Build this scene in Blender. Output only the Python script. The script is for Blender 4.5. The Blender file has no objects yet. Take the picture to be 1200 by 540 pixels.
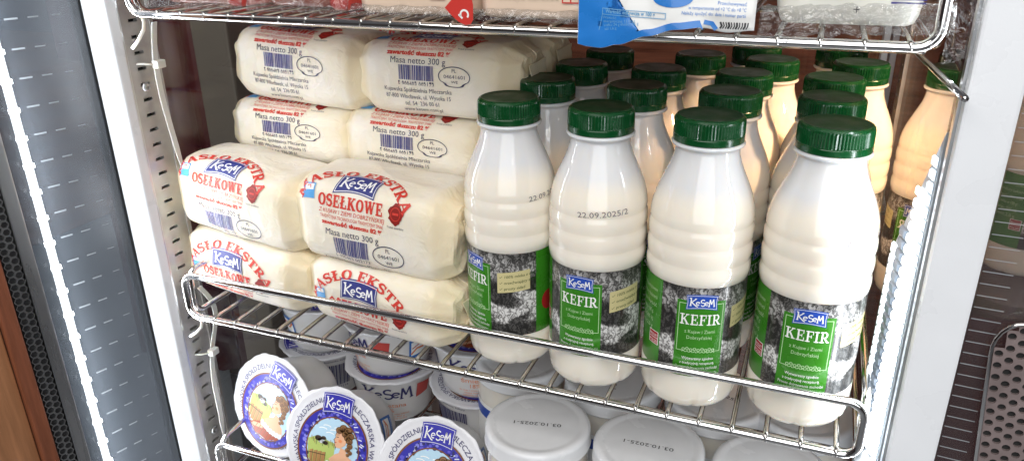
import bpy, bmesh, math, random
from mathutils import Vector, Matrix, noise
R_ = math.radians
SC = bpy.context.scene
COL = SC.collection

# ------------------------------------------------------------------ camera
F_PX, CX, CY = 899.65, 600.0, 270.0
CAM = Vector((0.42062, -0.41162, 0.29504))
cam_d = bpy.data.cameras.new('camera'); cam = bpy.data.objects.new('camera', cam_d); COL.objects.link(cam)
cam_d.sensor_fit = 'HORIZONTAL'; cam_d.sensor_width = 36.0; cam_d.lens = 36.0 * F_PX / 1200.0
cam_d.clip_start = 0.01; cam_d.clip_end = 50
# rows of the world->view matrix (view: x right, y down, z forward)
VR, VD, VF = Vector((0.930324, 0.366482, -0.013733)), Vector((0.129682, -0.363767, -0.922419)), Vector((-0.343046, 0.856367, -0.385947))
m3 = Matrix((VR, -VD, -VF)).transposed()
cam.matrix_world = Matrix.Translation(CAM) @ m3.to_4x4()
SC.camera = cam

def px(x, y, axis, val):
    """photo pixel (1200x540) on the plane axis=val -> world point"""
    d = VR * ((x - CX) / F_PX) + VD * ((y - CY) / F_PX) + VF
    t = (val - CAM[axis]) / d[axis]
    return CAM + d * t

# ------------------------------------------------------------------ light
world = bpy.data.worlds.new('World'); SC.world = world; world.use_nodes = True
wn = world.node_tree; wn.nodes.clear()
wo = wn.nodes.new('ShaderNodeOutputWorld'); wb = wn.nodes.new('ShaderNodeBackground')
wt = wn.nodes.new('ShaderNodeTexCoord'); ws = wn.nodes.new('ShaderNodeSeparateXYZ')
wr = wn.nodes.new('ShaderNodeValToRGB')
wn.links.new(wt.outputs['Generated'], ws.inputs[0])
wm_ = wn.nodes.new('ShaderNodeMath'); wm_.operation = 'MULTIPLY_ADD'; wm_.inputs[1].default_value = .5; wm_.inputs[2].default_value = .5
wn.links.new(ws.outputs['Z'], wm_.inputs[0]); wn.links.new(wm_.outputs[0], wr.inputs[0])
wr.color_ramp.elements[0].position = .35; wr.color_ramp.elements[0].color = (.085, .06, .05, 1)
wr.color_ramp.elements[1].position = .75; wr.color_ramp.elements[1].color = (.42, .42, .45, 1)
wn.links.new(wr.outputs[0], wb.inputs[0]); wb.inputs[1].default_value = 0.24
wn.links.new(wb.outputs[0], wo.inputs[0])

def area(name, loc, target, sx, sy, power, col):
    l = bpy.data.lights.new(name, 'AREA'); l.shape = 'RECTANGLE'; l.size = sx; l.size_y = sy
    l.energy = power; l.color = col
    o = bpy.data.objects.new(name, l); COL.objects.link(o); o.location = loc
    o.rotation_euler = (Vector(target) - Vector(loc)).to_track_quat('-Z', 'Y').to_euler()
    return o
area('ceiling_light', (0.25, -1.25, 1.50), (0.2, 0.05, 0.05), 2.0, 0.9, 27, (1.0, .97, .93))
area('front_fill_light', (0.75, -1.90, 0.60), (0.35, 0.05, 0.05), 1.7, 1.5, 20, (.94, .97, 1.0))  # unseen soft fill, added in front to brighten the posts
warm = area('warm_lamp', (1.10, 0.00, 0.54), (0.40, 0.205, 0.12), 0.06, 0.06, 0.50, (1.0, .58, .31))
warm.data.spread = R_(24)      # a small shaded lamp to the right of the cooler

SC.view_settings.view_transform = 'Standard'; SC.view_settings.look = 'None'
SC.view_settings.gamma = 1.0; SC.view_settings.exposure = 0.0
SC.cycles.use_denoising = True
SC.cycles.max_bounces = 10; SC.cycles.transparent_max_bounces = 24
SC.cycles.sample_clamp_indirect = 6.0

# ------------------------------------------------------------------ materials
MATS = {}
def mat(name, col=(.8, .8, .8), rough=.5, metal=0., spec=.5, bump=0., bscale=200., bdetail=3., var=0., vscale=30.,
        sss=0., sssr=(.004, .003, .002), coat=0., emit=0., ecol=None, trans=0., stretch=None, aniso=0., uvs=None):
    if name in MATS: return MATS[name]
    m = bpy.data.materials.new(name); m.use_nodes = True; nt = m.node_tree
    b = nt.nodes['Principled BSDF']
    b.inputs['Base Color'].default_value = (*col, 1); b.inputs['Roughness'].default_value = rough
    b.inputs['Metallic'].default_value = metal; b.inputs['Specular IOR Level'].default_value = spec
    b.inputs['Coat Weight'].default_value = coat; b.inputs['Coat Roughness'].default_value = .08
    b.inputs['Transmission Weight'].default_value = trans
    if sss:
        b.inputs['Subsurface Weight'].default_value = sss; b.inputs['Subsurface Radius'].default_value = sssr
        b.inputs['Subsurface Scale'].default_value = 1.0
    if emit:
        b.inputs['Emission Color'].default_value = (*(ecol or col), 1); b.inputs['Emission Strength'].default_value = emit
    tc = nt.nodes.new('ShaderNodeTexCoord')
    src = tc.outputs['Object']
    if stretch:
        mp = nt.nodes.new('ShaderNodeMapping'); mp.inputs['Scale'].default_value = stretch
        nt.links.new(src, mp.inputs[0]); src = mp.outputs[0]
    if var:
        n = nt.nodes.new('ShaderNodeTexNoise'); n.inputs['Scale'].default_value = vscale; n.inputs['Detail'].default_value = 5
        nt.links.new(src, n.inputs['Vector'])
        r = nt.nodes.new('ShaderNodeMapRange'); r.inputs[1].default_value = .3; r.inputs[2].default_value = .7
        r.inputs[3].default_value = 1 - var; r.inputs[4].default_value = 1 + var * .6
        nt.links.new(n.outputs[0], r.inputs[0])
        mx = nt.nodes.new('ShaderNodeVectorMath'); mx.operation = 'SCALE'; mx.inputs[0].default_value = col
        nt.links.new(r.outputs[0], mx.inputs['Scale']); nt.links.new(mx.outputs[0], b.inputs['Base Color'])
        r2 = nt.nodes.new('ShaderNodeMapRange'); r2.inputs[1].default_value = .3; r2.inputs[2].default_value = .7
        r2.inputs[3].default_value = max(.03, rough - .08); r2.inputs[4].default_value = min(1, rough + .10)
        nt.links.new(n.outputs[0], r2.inputs[0]); nt.links.new(r2.outputs[0], b.inputs['Roughness'])
    if bump:
        n = nt.nodes.new('ShaderNodeTexNoise'); n.inputs['Scale'].default_value = bscale; n.inputs['Detail'].default_value = bdetail
        nt.links.new(src, n.inputs['Vector'])
        bp = nt.nodes.new('ShaderNodeBump'); bp.inputs['Strength'].default_value = bump; bp.inputs['Distance'].default_value = .001
        nt.links.new(n.outputs[0], bp.inputs['Height']); nt.links.new(bp.outputs[0], b.inputs['Normal'])
    MATS[name] = m
    return m

def glass(name, tint=(.9, .93, .93), base=.05, power=4.0, gain=.85, rough=.02):
    if name in MATS: return MATS[name]
    m = bpy.data.materials.new(name); m.use_nodes = True; nt = m.node_tree; nt.nodes.clear()
    o = nt.nodes.new('ShaderNodeOutputMaterial'); mx = nt.nodes.new('ShaderNodeMixShader')
    t = nt.nodes.new('ShaderNodeBsdfTransparent'); t.inputs[0].default_value = (*tint, 1)
    g = nt.nodes.new('ShaderNodeBsdfGlossy'); g.inputs['Roughness'].default_value = rough
    lw = nt.nodes.new('ShaderNodeLayerWeight'); lw.inputs[0].default_value = .5
    p = nt.nodes.new('ShaderNodeMath'); p.operation = 'POWER'; p.inputs[1].default_value = power
    a = nt.nodes.new('ShaderNodeMath'); a.operation = 'MULTIPLY_ADD'; a.inputs[1].default_value = gain; a.inputs[2].default_value = base
    nt.links.new(lw.outputs['Facing'], p.inputs[0]); nt.links.new(p.outputs[0], a.inputs[0])
    nt.links.new(a.outputs[0], mx.inputs[0]); nt.links.new(t.outputs[0], mx.inputs[1]); nt.links.new(g.outputs[0], mx.inputs[2])
    nt.links.new(mx.outputs[0], o.inputs[0]); MATS[name] = m
    return m

# ------------------------------------------------------------------ object helpers
def link_obj(name, me, parent=None):
    o = bpy.data.objects.new(name, me); COL.objects.link(o)
    if parent is not None: o.parent = parent
    return o

def mesh(name, verts, faces, mats, fm=None, smooth=True, parent=None, uv=None):
    me = bpy.data.meshes.new(name); me.from_pydata([tuple(v) for v in verts], [], faces)
    for m in (mats if isinstance(mats, (list, tuple)) else [mats]): me.materials.append(m)
    if fm: me.polygons.foreach_set('material_index', fm)
    if smooth is True: me.polygons.foreach_set('use_smooth', [True] * len(me.polygons))
    if uv:
        l = me.uv_layers.new(name='UVMap')
        for lp in me.loops: l.data[lp.index].uv = uv[lp.vertex_index]
    me.update()
    return link_obj(name, me, parent)

class MB:
    def __init__(s): s.v = []; s.f = []; s.m = []; s.sm = []
    def add(s, v, f, mi=0, smooth=True):
        b = len(s.v); s.v += [Vector(q) for q in v]
        for q in f: s.f.append([b + i for i in q]); s.m.append(mi); s.sm.append(smooth)
        return s
    def box(s, lo, hi, mi=0):
        x0, y0, z0 = lo; x1, y1, z1 = hi
        return s.add([(x0,y0,z0),(x1,y0,z0),(x1,y1,z0),(x0,y1,z0),(x0,y0,z1),(x1,y0,z1),(x1,y1,z1),(x0,y1,z1)],
            [(0,3,2,1),(4,5,6,7),(0,1,5,4),(1,2,6,5),(2,3,7,6),(3,0,4,7)], mi, False)
    def bevelbox(s, lo, hi, bv, mi=0):
        bm = bmesh.new(); bmesh.ops.create_cube(bm, size=1)
        for v in bm.verts:
            v.co = Vector((lo[i] + (v.co[i] + .5) * (hi[i] - lo[i]) for i in range(3)))
        bmesh.ops.bevel(bm, geom=bm.edges[:], offset=bv, segments=2, affect='EDGES', profile=.6)
        bm.verts.index_update()
        s.add([v.co.copy() for v in bm.verts], [[v.index for v in f.verts] for f in bm.faces], mi, False); bm.free()
        return s
    def tube(s, pts, r, n=10, closed=False, mi=0, flat=1.0, caps=True):
        pts = [Vector(q) for q in pts]; N = len(pts); rings = []
        t0 = None; up = None
        for i in range(N):
            if closed: t = (pts[(i+1) % N] - pts[i-1]).normalized()
            else: t = (pts[min(i+1, N-1)] - pts[max(i-1, 0)]).normalized()
            if up is None:
                up = Vector((0,0,1)) if abs(t.z) < .9 else Vector((0,1,0))
            a = t.cross(up).normalized(); b = a.cross(t).normalized(); up = b
            rr = r[i] if isinstance(r, (list, tuple)) else r
            rings.append([pts[i] + a * (math.cos(k*2*math.pi/n) * rr) + b * (math.sin(k*2*math.pi/n) * rr * flat) for k in range(n)])
        v = [q for rg in rings for q in rg]; f = []
        for i in range(N if closed else N - 1):
            j = (i + 1) % N
            for k in range(n): f.append((i*n+k, i*n+(k+1) % n, j*n+(k+1) % n, j*n+k))
        if not closed and caps: f.append(tuple(range(n))[::-1]); f.append(tuple((N-1)*n+k for k in range(n)))
        return s.add(v, f, mi)
    def lathe(s, prof, n=48, mi=0, rfun=None, cap=True, mif=None):
        v = []; f = []
        for (r, z) in prof:
            for k in range(n):
                a = k * 2 * math.pi / n; rr = rfun(r, z, a) if rfun else r
                v.append((rr * math.cos(a), rr * math.sin(a), z))
        base = len(s.v)
        for i in range(len(prof) - 1):
            mm = mif(.5 * (prof[i][1] + prof[i+1][1])) if mif else mi
            fs = [(i*n+k, i*n+(k+1) % n, (i+1)*n+(k+1) % n, (i+1)*n+k) for k in range(n)]
            b = base
            for q in fs: s.f.append([b + j for j in q]); s.m.append(mm); s.sm.append(True)
        s.v += [Vector(q) for q in v]
        if cap:
            if prof[0][0] > 1e-6: s.f.append([base + k for k in range(n)][::-1]); s.m.append(mif(prof[0][1]) if mif else mi); s.sm.append(False)
            if prof[-1][0] > 1e-6: s.f.append([base + (len(prof)-1)*n + k for k in range(n)]); s.m.append(mif(prof[-1][1]) if mif else mi); s.sm.append(False)
        return s
    def xf(s, M_):
        s.v = [M_ @ q for q in s.v]; return s
    def build(s, name, mats, parent=None):
        me = bpy.data.meshes.new(name); me.from_pydata([tuple(q) for q in s.v], [], s.f)
        for m in (mats if isinstance(mats, (list, tuple)) else [mats]): me.materials.append(m)
        me.polygons.foreach_set('material_index', s.m); me.polygons.foreach_set('use_smooth', s.sm); me.update()
        return link_obj(name, me, parent)

def thing(name, label, cat, group=None, loc=(0, 0, 0), rot=(0, 0, 0)):
    o = bpy.data.objects.new(name, None); COL.objects.link(o); o.empty_display_size = .02
    o.location = loc; o.rotation_euler = rot
    tag(o, label, cat, group); return o
def tag(o, label, cat, group=None, kind=None):
    if label: o['label'] = label
    if cat: o['category'] = cat
    if group: o['group'] = group
    if kind: o['kind'] = kind
    return o
def kids(o): return [c for c in COL.objects if c.parent == o]
def copy_tree(o, parent=None):
    c = o.copy(); COL.objects.link(c); c.parent = parent
    for ch in CH.get(o.name, None) or kids(o):
        copy_tree(ch, c)
    return c
CH = {}

# ------------------------------------------------------------------ flat print: 2D shapes mapped onto curved faces
_tc = {}
def text2d(body, size, bold=0., shear=0., sx=1.):
    key = (body, bold, shear)
    if key not in _tc:
        c = bpy.data.curves.new('t', 'FONT'); c.body = body; c.size = 1.; c.resolution_u = 2
        c.offset = bold; c.shear = shear; c.fill_mode = 'FRONT'
        o = bpy.data.objects.new('t', c); COL.objects.link(o); bpy.context.view_layer.update()
        me = o.evaluated_get(bpy.context.evaluated_depsgraph_get()).to_mesh()
        v = [(q.co.x, q.co.y) for q in me.vertices]; f = [tuple(p.vertices) for p in me.polygons]
        bpy.data.objects.remove(o); bpy.data.curves.remove(c)
        _tc[key] = (v, f)
    v, f = _tc[key]
    return [(x * size * sx, y * size) for x, y in v], f

def ribbon(pts, w, closed=False):
    """2D thick polyline -> verts, faces"""
    pts = [Vector((q[0], q[1])) for q in pts]; N = len(pts); L = []; Rr = []
    for i in range(N):
        a = pts[i-1] if (i > 0 or closed) else None; b = pts[(i+1) % N] if (i < N-1 or closed) else None
        d1 = (pts[i] - a).normalized() if a is not None else None
        d2 = (b - pts[i]).normalized() if b is not None else None
        if d1 is None: d1 = d2
        if d2 is None: d2 = d1
        n1 = Vector((-d1.y, d1.x)); n2 = Vector((-d2.y, d2.x)); n = (n1 + n2)
        n = n.normalized() if n.length > 1e-6 else n1
        k = min(1.8, 1 / max(.3, n.dot(n1))); ww = w[i] if isinstance(w, (list, tuple)) else w
        L.append(pts[i] + n * (ww / 2 * k)); Rr.append(pts[i] - n * (ww / 2 * k))
    v = []; f = []
    for i in range(N): v += [tuple(L[i]), tuple(Rr[i])]
    for i in range(N if closed else N - 1):
        j = (i + 1) % N; f.append((2*i, 2*i+1, 2*j+1, 2*j))
    return v, f

def arcpts(cx, cy, rx, ry, a0, a1, n=14):
    return [(cx + rx * math.cos(R_(a0 + (a1 - a0) * i / n)), cy + ry * math.sin(R_(a0 + (a1 - a0) * i / n))) for i in range(n + 1)]

# heavy slab serif capitals, cap height 1: (advance, [(points, weight)])
W1, W2, WS = .24, .13, .12
def _ser(x, y, w=.36): return ([(x - w/2, y + (.06 if y < .5 else -.06)), (x + w/2, y + (.06 if y < .5 else -.06))], WS)
SLAB = {
 'M': (1.22, [([(.2,0),(.2,1)], .18), ([(.2,1),(.58,.1)], .25), ([(.58,.1),(.96,1)], .12), ([(.98,0),(.98,1)], W1), _ser(.18,0,.36), _ser(1.0,0,.4), _ser(.14,1,.26), _ser(1.04,1,.28)]),
 'A': (1.02, [([(.14,.05),(.48,1)], .13), ([(.46,1),(.84,.05)], W1), ([(.26,.34),(.7,.34)], .1), _ser(.15,0,.3), _ser(.84,0,.36)]),
 'S': (.82, [(arcpts(.4,.73,.26,.21,20,180,10) + arcpts(.4,.73,.26,.21,180,270,6) + arcpts(.41,.29,.28,.23,90,0,6) + arcpts(.41,.29,.28,.23,0,-165,10), [.12+.1*math.sin(math.pi*i/34) for i in range(36)]), ([(.66,.98),(.66,.66)], .09), ([(.12,.34),(.12,.02)], .09)]),
 'L': (.84, [([(.25,0),(.25,1)], W1), _ser(.25,1,.46), ([(.05,.06),(.76,.06)], WS), ([(.73,0),(.73,.34)], .1)]),
 'Ł': (.86, [([(.27,0),(.27,1)], W1), _ser(.27,1,.46), ([(.07,.06),(.78,.06)], WS), ([(.75,0),(.75,.34)], .1), ([(.02,.38),(.56,.66)], .1)]),
 'O': (.98, [(arcpts(.48,.5,.34,.43,0,360,24)[:-1], None)]),
 'E': (.88, [([(.25,0),(.25,1)], W1), ([(.05,.94),(.76,.94)], WS), ([(.05,.06),(.8,.06)], WS), ([(.25,.5),(.58,.5)], .1), ([(.73,1),(.73,.68)], .1), ([(.77,0),(.77,.34)], .1), ([(.58,.64),(.58,.36)], .09)]),
 'K': (1.04, [([(.25,0),(.25,1)], W1), _ser(.25,0,.46), _ser(.25,1,.46), ([(.3,.42),(.8,.96)], .12), ([(.44,.6),(.82,.05)], W1), _ser(.82,0,.38), _ser(.78,1,.34)]),
 'T': (.9, [([(.45,0),(.45,1)], W1), _ser(.45,0,.46), ([(.05,.94),(.85,.94)], WS), ([(.08,1),(.08,.66)], .1), ([(.82,1),(.82,.66)], .1)]),
 'R': (1.0, [([(.25,0),(.25,1)], W1), _ser(.25,0,.46), ([(.05,.94),(.3,.94)], WS), ([(.25,.94),(.5,.94)] + arcpts(.5,.71,.22,.23,90,-90,10) + [(.25,.48)], [.12]*2+[.12+.1*math.sin(math.pi*i/10) for i in range(11)]+[.1]), ([(.46,.48),(.8,.05)], W1), _ser(.84,0,.3)]),
 'W': (1.34, [([(.2,1),(.42,.03)], W1), ([(.42,.03),(.68,.9)], .12), ([(.66,1),(.9,.03)], W1), ([(.9,.03),(1.14,1)], .12), _ser(.18,1,.38), _ser(.66,1,.34), _ser(1.16,1,.3)]),
 'F': (.82, [([(.25,0),(.25,1)], W1), _ser(.25,0,.46), ([(.05,.94),(.76,.94)], WS), ([(.25,.5),(.58,.5)], .1), ([(.73,1),(.73,.66)], .1), ([(.58,.64),(.58,.36)], .09)]),
 'I': (.5, [([(.25,0),(.25,1)], W1), _ser(.25,0,.46), _ser(.25,1,.46)]),
 ' ': (.42, []),
}
def slab2d(s, h, thin=1.0, sp=.02):
    v = []; f = []; x = 0.
    for ch in s:
        adv, st = SLAB[ch]
        for pts, w in st:
            if ch == 'O':
                n = len(pts); ww = [(.11 + .14 * abs(math.cos(2*math.pi*i/n))) * thin for i in range(n)]
                rv, rf = ribbon(pts, ww, True)
            else:
                ww = [q * thin for q in w][:len(pts)] if isinstance(w, (list, tuple)) else w * thin
                if isinstance(ww, list) and len(ww) < len(pts): ww += [ww[-1]] * (len(pts) - len(ww))
                rv, rf = ribbon(pts, ww)
            b = len(v); v += [((x + q[0]) * h, q[1] * h) for q in rv]; f += [tuple(b + i for i in q) for q in rf]
        x += adv + sp
    return v, f, x * h

# the brush-like word on the flag emblem
LOGO = [ # strokes in a 100 x 40 box
 ([(8,36),(11,30),(9,4)], 4.2), ([(28,34),(12,18)], 3.2), ([(12,19),(30,3),(36,1)], 3.8), ([(4,36),(13,37)], 2.4), ([(5,3),(13,4)], 2.4), ([(24,35),(31,35)], 2.2),
 (arcpts(36,15,6.5,7,10,310,14), 3.0), ([(30,14),(42,17)], 2.2),
 (arcpts(54,25,7,7,35,230,10) + arcpts(54,12,7.5,7,60,-150,12), 3.4),
 (arcpts(68,15,6.5,7,10,310,14), 3.0), ([(62,14),(74,17)], 2.2),
 ([(77,3),(80,33)], 3.4), ([(80,33),(86,12)], 3.6), ([(86,12),(93,34)], 2.8), ([(93,34),(97,2)], 3.8), ([(74,3),(81,3)], 2.2), ([(93,2),(100,3)], 2.4),
]
def flag_pts(w, h, n=12):
    """pennant with a bowed top and bottom edge and flared corners"""
    p = []
    for i in range(n + 1):
        u = i / n; p.append((-w/2 + w*u, h/2 + h*.10*math.sin(math.pi*u) - h*.03))
    p.append((w/2*.955, 0))
    for i in range(n + 1):
        u = i / n; p.append((w/2*1.0 - w*u, -h/2 + h*.13*math.sin(math.pi*u) - h*.03))
    p.append((-w/2*.955, 0))
    return p

class Print:
    """flat shapes in mm, grouped by part; mapped to 3D by fn(x, y, off)"""
    def __init__(s): s.parts = {}
    def raw(s, part, v, f, m, layer):
        s.parts.setdefault(part, []).append((v, f, m, layer)); return s
    def poly(s, part, pts, m, layer):
        return s.raw(part, [tuple(q) for q in pts], [tuple(range(len(pts)))], m, layer)
    def rect(s, part, x0, y0, x1, y1, m, layer): return s.poly(part, [(x0,y0),(x1,y0),(x1,y1),(x0,y1)], m, layer)
    def ell(s, part, cx, cy, rx, ry, m, layer, n=28): return s.poly(part, arcpts(cx,cy,rx,ry,0,360,n)[:-1], m, layer)
    def line(s, part, pts, w, m, layer, closed=False):
        v, f = ribbon(pts, w, closed); return s.raw(part, v, f, m, layer)
    def text(s, part, body, x, y, size, m, layer, align='C', bold=0., shear=0., sx=1., fit=None, rot=0., tf=None):
        v, f = text2d(body, size, bold, shear, sx)
        x0 = min(q[0] for q in v); x1 = max(q[0] for q in v)
        k = fit / (x1 - x0) if fit else 1.
        dx = {'C': -(x0 + x1) / 2, 'L': -x0, 'R': -x1}[align]
        v = [((q[0] + dx) * k, q[1]) for q in v]
        c, sn = math.cos(R_(rot)), math.sin(R_(rot))
        v = [(x + a*c - b*sn, y + a*sn + b*c) for a, b in v]
        if tf: v = [tf(*q) for q in v]
        return s.raw(part, v, f, m, layer)
    def slab(s, part, body, x, y, h, m, layer, fit=None, thin=1.0, tf=None):
        v, f, w = slab2d(body, h, thin)
        k = fit / w if fit else 1.
        v = [((a - w/2) * k + x, b + y) for a, b in v]
        if tf: v = [tf(*q) for q in v]
        return s.raw(part, v, f, m, layer)
    def logo(s, part, cx, cy, w, h, mblue, mwhite, layer, word=True, outline=True, skew=0.):
        def T(q): return (cx + q[0] + skew * q[1], cy + q[1])
        s.poly(part, [T(q) for q in flag_pts(w, h)], mblue, layer)
        if outline: s.line(part, [T(q) for q in flag_pts(w * .93, h * .86)], w * .014, mwhite, layer + 1, True)
        if word:
            for pts, ww in LOGO:
                k = w * .84 / 100.
                s.line(part, [T(((q[0] - 52) * k, (q[1] - 17) * k * .95 * (h / w) / .5)) for q in pts], ww * k * 1.15, mwhite, layer + 2)
    def bar(s, part, x0, y0, x1, y1, m, layer, seed=3, n=38):
        rnd = random.Random(seed); x = x0; u = (x1 - x0) / 95.
        while x < x1 - u:
            w = u * rnd.choice((1, 1, 2, 3)); s.rect(part, x, y0, min(x + w, x1), y1, m, layer); x += w + u * rnd.choice((1, 1, 2, 2))
    def build(s, parent, fn, step=3.0, axis='y', lay=.00006, off=.0001, uvparts=()):
        out = {}
        for part, items in s.parts.items():
            bm = bmesh.new(); names = []
            lz = bm.verts.layers.float.new('lay')
            for v, f, m, layer in items:
                if m not in names: names.append(m)
                bv = []
                for q in v:
                    w = bm.verts.new((q[0], q[1], 0)); w[lz] = layer; bv.append(w)
                for q in f:
                    try: fc = bm.faces.new([bv[i] for i in q]); fc.material_index = names.index(m)
                    except ValueError: pass
            bmesh.ops.triangulate(bm, faces=[f for f in bm.faces if len(f.verts) > 4])
            if step:
                for ax in axis:
                    i = 0 if ax == 'x' else 1
                    lo = min(v.co[i] for v in bm.verts); hi = max(v.co[i] for v in bm.verts)
                    c = math.floor(lo / step) * step + step
                    while c < hi:
                        co = [0, 0, 0]; co[i] = c; no = [0, 0, 0]; no[i] = 1
                        bmesh.ops.bisect_plane(bm, geom=bm.verts[:] + bm.edges[:] + bm.faces[:], dist=1e-5, plane_co=co, plane_no=no); c += step
            uv = {}
            for v in bm.verts:
                x, y = v.co.x, v.co.y; uv[v] = (x, y)
                v.co = fn(x, y, off + lay * v[lz])
            ul = bm.loops.layers.uv.new('UVMap')
            for f in bm.faces:
                f.smooth = True
                for l in f.loops: l[ul].uv = uv[l.vert]
            bmesh.ops.recalc_face_normals(bm, faces=bm.faces[:]) if False else None
            me = bpy.data.meshes.new(part); bm.to_mesh(me); bm.free()
            for m in names: me.materials.append(MATS[m])
            out[part] = link_obj(part, me, parent)
        return out

# ------------------------------------------------------------------ shared materials
mat('white_lacquer', (.86, .88, .91), .28, spec=.5, bump=.05, bscale=900, var=.03, vscale=25)
mat('alu', (.55, .56, .57), .32, metal=1., var=.12, vscale=60, stretch=(1, 1, .06))
mat('grey_zinc', (.42, .40, .38), .42, metal=.75, var=.15, vscale=90)
mat('dark_slot', (.01, .01, .01), .8)
mat('chrome', (.78, .77, .76), .06, metal=1., var=.0)
mat('chrome_worn', (.62, .60, .57), .12, metal=1., var=.15, vscale=220)
mat('led_back', (.40, .44, .48), .25, spec=.6)
mat('led_lit', (1, 1, 1), .3, emit=5., ecol=(.90, .96, 1.))
mat('led_pale', (.80, .88, .94), .25, emit=.25, ecol=(.78, .90, 1.)); mat('rib_grey', (.22, .26, .32), .2, spec=.7)
mat('led_lit_soft', (1, 1, 1), .3, emit=1.05, ecol=(.84, .93, 1.))
mat('tie_plastic', (.74, .73, .68), .35, sss=.3, var=.05, vscale=60)
glass('side_glass', (.93, .95, .95), .05, 4.0, .9)
def hazy(name, tint, haze, dcol, **k):  # mixes a diffuse haze into the glass, imitating glow around the light strip
    m = glass(name, tint, **k); nt = m.node_tree
    o = [n for n in nt.nodes if n.type == 'OUTPUT_MATERIAL'][0]; src = o.inputs[0].links[0].from_socket
    d = nt.nodes.new('ShaderNodeBsdfDiffuse'); d.inputs[0].default_value = (*dcol, 1)
    tr = nt.nodes.new('ShaderNodeBsdfTranslucent'); tr.inputs[0].default_value = (*dcol, 1)
    ad = nt.nodes.new('ShaderNodeMixShader'); nt.links.new(d.outputs[0], ad.inputs[1]); nt.links.new(tr.outputs[0], ad.inputs[2])
    mx = nt.nodes.new('ShaderNodeMixShader'); nt.links.new(src, mx.inputs[1]); nt.links.new(ad.outputs[0], mx.inputs[2])
    tc = nt.nodes.new('ShaderNodeTexCoord'); n = nt.nodes.new('ShaderNodeTexNoise'); n.inputs['Scale'].default_value = 16; n.inputs['Detail'].default_value = 5
    mp = nt.nodes.new('ShaderNodeMapping'); mp.inputs['Scale'].default_value = (1, 1, .35); nt.links.new(tc.outputs['Object'], mp.inputs[0]); nt.links.new(mp.outputs[0], n.inputs['Vector'])
    r = nt.nodes.new('ShaderNodeMapRange'); r.inputs[1].default_value = .3; r.inputs[2].default_value = .7; r.inputs[3].default_value = haze * .55; r.inputs[4].default_value = haze * 1.4
    nt.links.new(n.outputs[0], r.inputs[0]); nt.links.new(r.outputs[0], mx.inputs[0]); nt.links.new(mx.outputs[0], o.inputs[0])
    return m
hazy('wing_glass', (.84, .86, .88), .13, (.74, .80, .88), base=.03, power=3., gain=.35, rough=.16)
mat('wood_red', (.44, .13, .065), .38, coat=.3, var=.45, vscale=14, stretch=(1.2, 1, 14), bump=.1, bscale=120)
mat('wood_orange', (.22, .068, .030), .42, var=.28, vscale=30, stretch=(9, 9, .6), bump=.15, bscale=200)
mat('wood_pale', (.38, .17, .075), .45, var=.22, vscale=30, stretch=(9, 9, .6), bump=.12, bscale=200)
mat('room_dark', (.10, .075, .085), .6, var=.3, vscale=4)
mat('room_grey', (.40, .42, .44), .6, var=.2, vscale=5)
mat('room_brown', (.30, .16, .10), .5, var=.35, vscale=9, stretch=(1, 1, 6))
mat('room_red', (.09, .012, .016), .5, var=.3, vscale=9)
mat('pillar_beige', (.20, .17, .14), .6, var=.1, vscale=8)
mat('black_rubber', (.012, .012, .013), .5)
mat('mesh_metal', (.42, .42, .42), .28, metal=1.)
mat('pink_metal', (.48, .38, .37), .2, metal=.6, var=.2, vscale=60)

hazy('wing_glass2', (.72, .70, .70), .05, (.70, .66, .68), base=.05, power=3., gain=.5)

# ------------------------------------------------------------------ surroundings seen through the glass
def struct(name, lo, hi, m, bv=None):
    o = MB().box(lo, hi).build(name, MATS[m]); o['kind'] = 'structure'; return o
struct('wall_back', (-.05, .74, -1.2), (2.2, .80, 1.4), 'wood_red')
struct('wall_far', (-3.0, 1.6, -1.4), (-.05, 1.66, 1.6), 'room_dark')
struct('floor', (-3.4, -3.2, -1.46), (3.0, 1.7, -1.40), 'room_grey')
struct('wall_side', (-2.2, -2.6, -1.4), (-2.14, 1.6, 1.6), 'room_dark')
o = MB().bevelbox((-.485, .53, -1.4), (-.415, .60, 1.4), .004).build('square_pillar', MATS['pillar_beige'])
tag(o, 'beige square pillar seen through the left glass', 'pillar')
t = thing('low_counter', 'dim grey and brown counter standing behind the left glass', 'counter', loc=(-1.1, 0, -1.4))
MB().bevelbox((-.45, -.35, 0), (.2, .9, 1.13), .006).build('carcass', MATS['room_grey'], t)
MB().bevelbox((-.47, -.37, 1.134), (.22, .92, 1.44), .006).build('drawer_block', MATS['room_brown'], t)
t = thing('red_drape', 'dark burgundy drape hanging behind the butter stacks', 'drape', loc=(0, 0, 0))
vs = []; fs = []
for i in range(61):
    u = i / 60.; x = -.95 + .93 * u
    for z in (-.6, .60):
        vs.append((x, .66 + .012 * math.sin(u * 83 + z), z)); 
for i in range(60): fs.append((2*i, 2*i+2, 2*i+3, 2*i+1))
o = mesh('cloth', vs, fs, MATS['room_red'], parent=t)
o.modifiers.new('s', 'SOLIDIFY').thickness = .003

# ------------------------------------------------------------------ the cooler
XL, XR, YB = -.062, .4835, .47
cooler = thing('display_cooler', 'white framed glass display cooler holding the shelves of dairy products', 'cooler', loc=(0, 0, 0))
MB().bevelbox((-.0525, -.0155, -.45), (-.0300, -.0065, .55), .0016).build('front_post', MATS['white_lacquer'], cooler)
MB().bevelbox((.4850, -.0155, -.45), (.5075, -.0065, .55), .0016).build('front_post', MATS['white_lacquer'], cooler)
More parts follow.
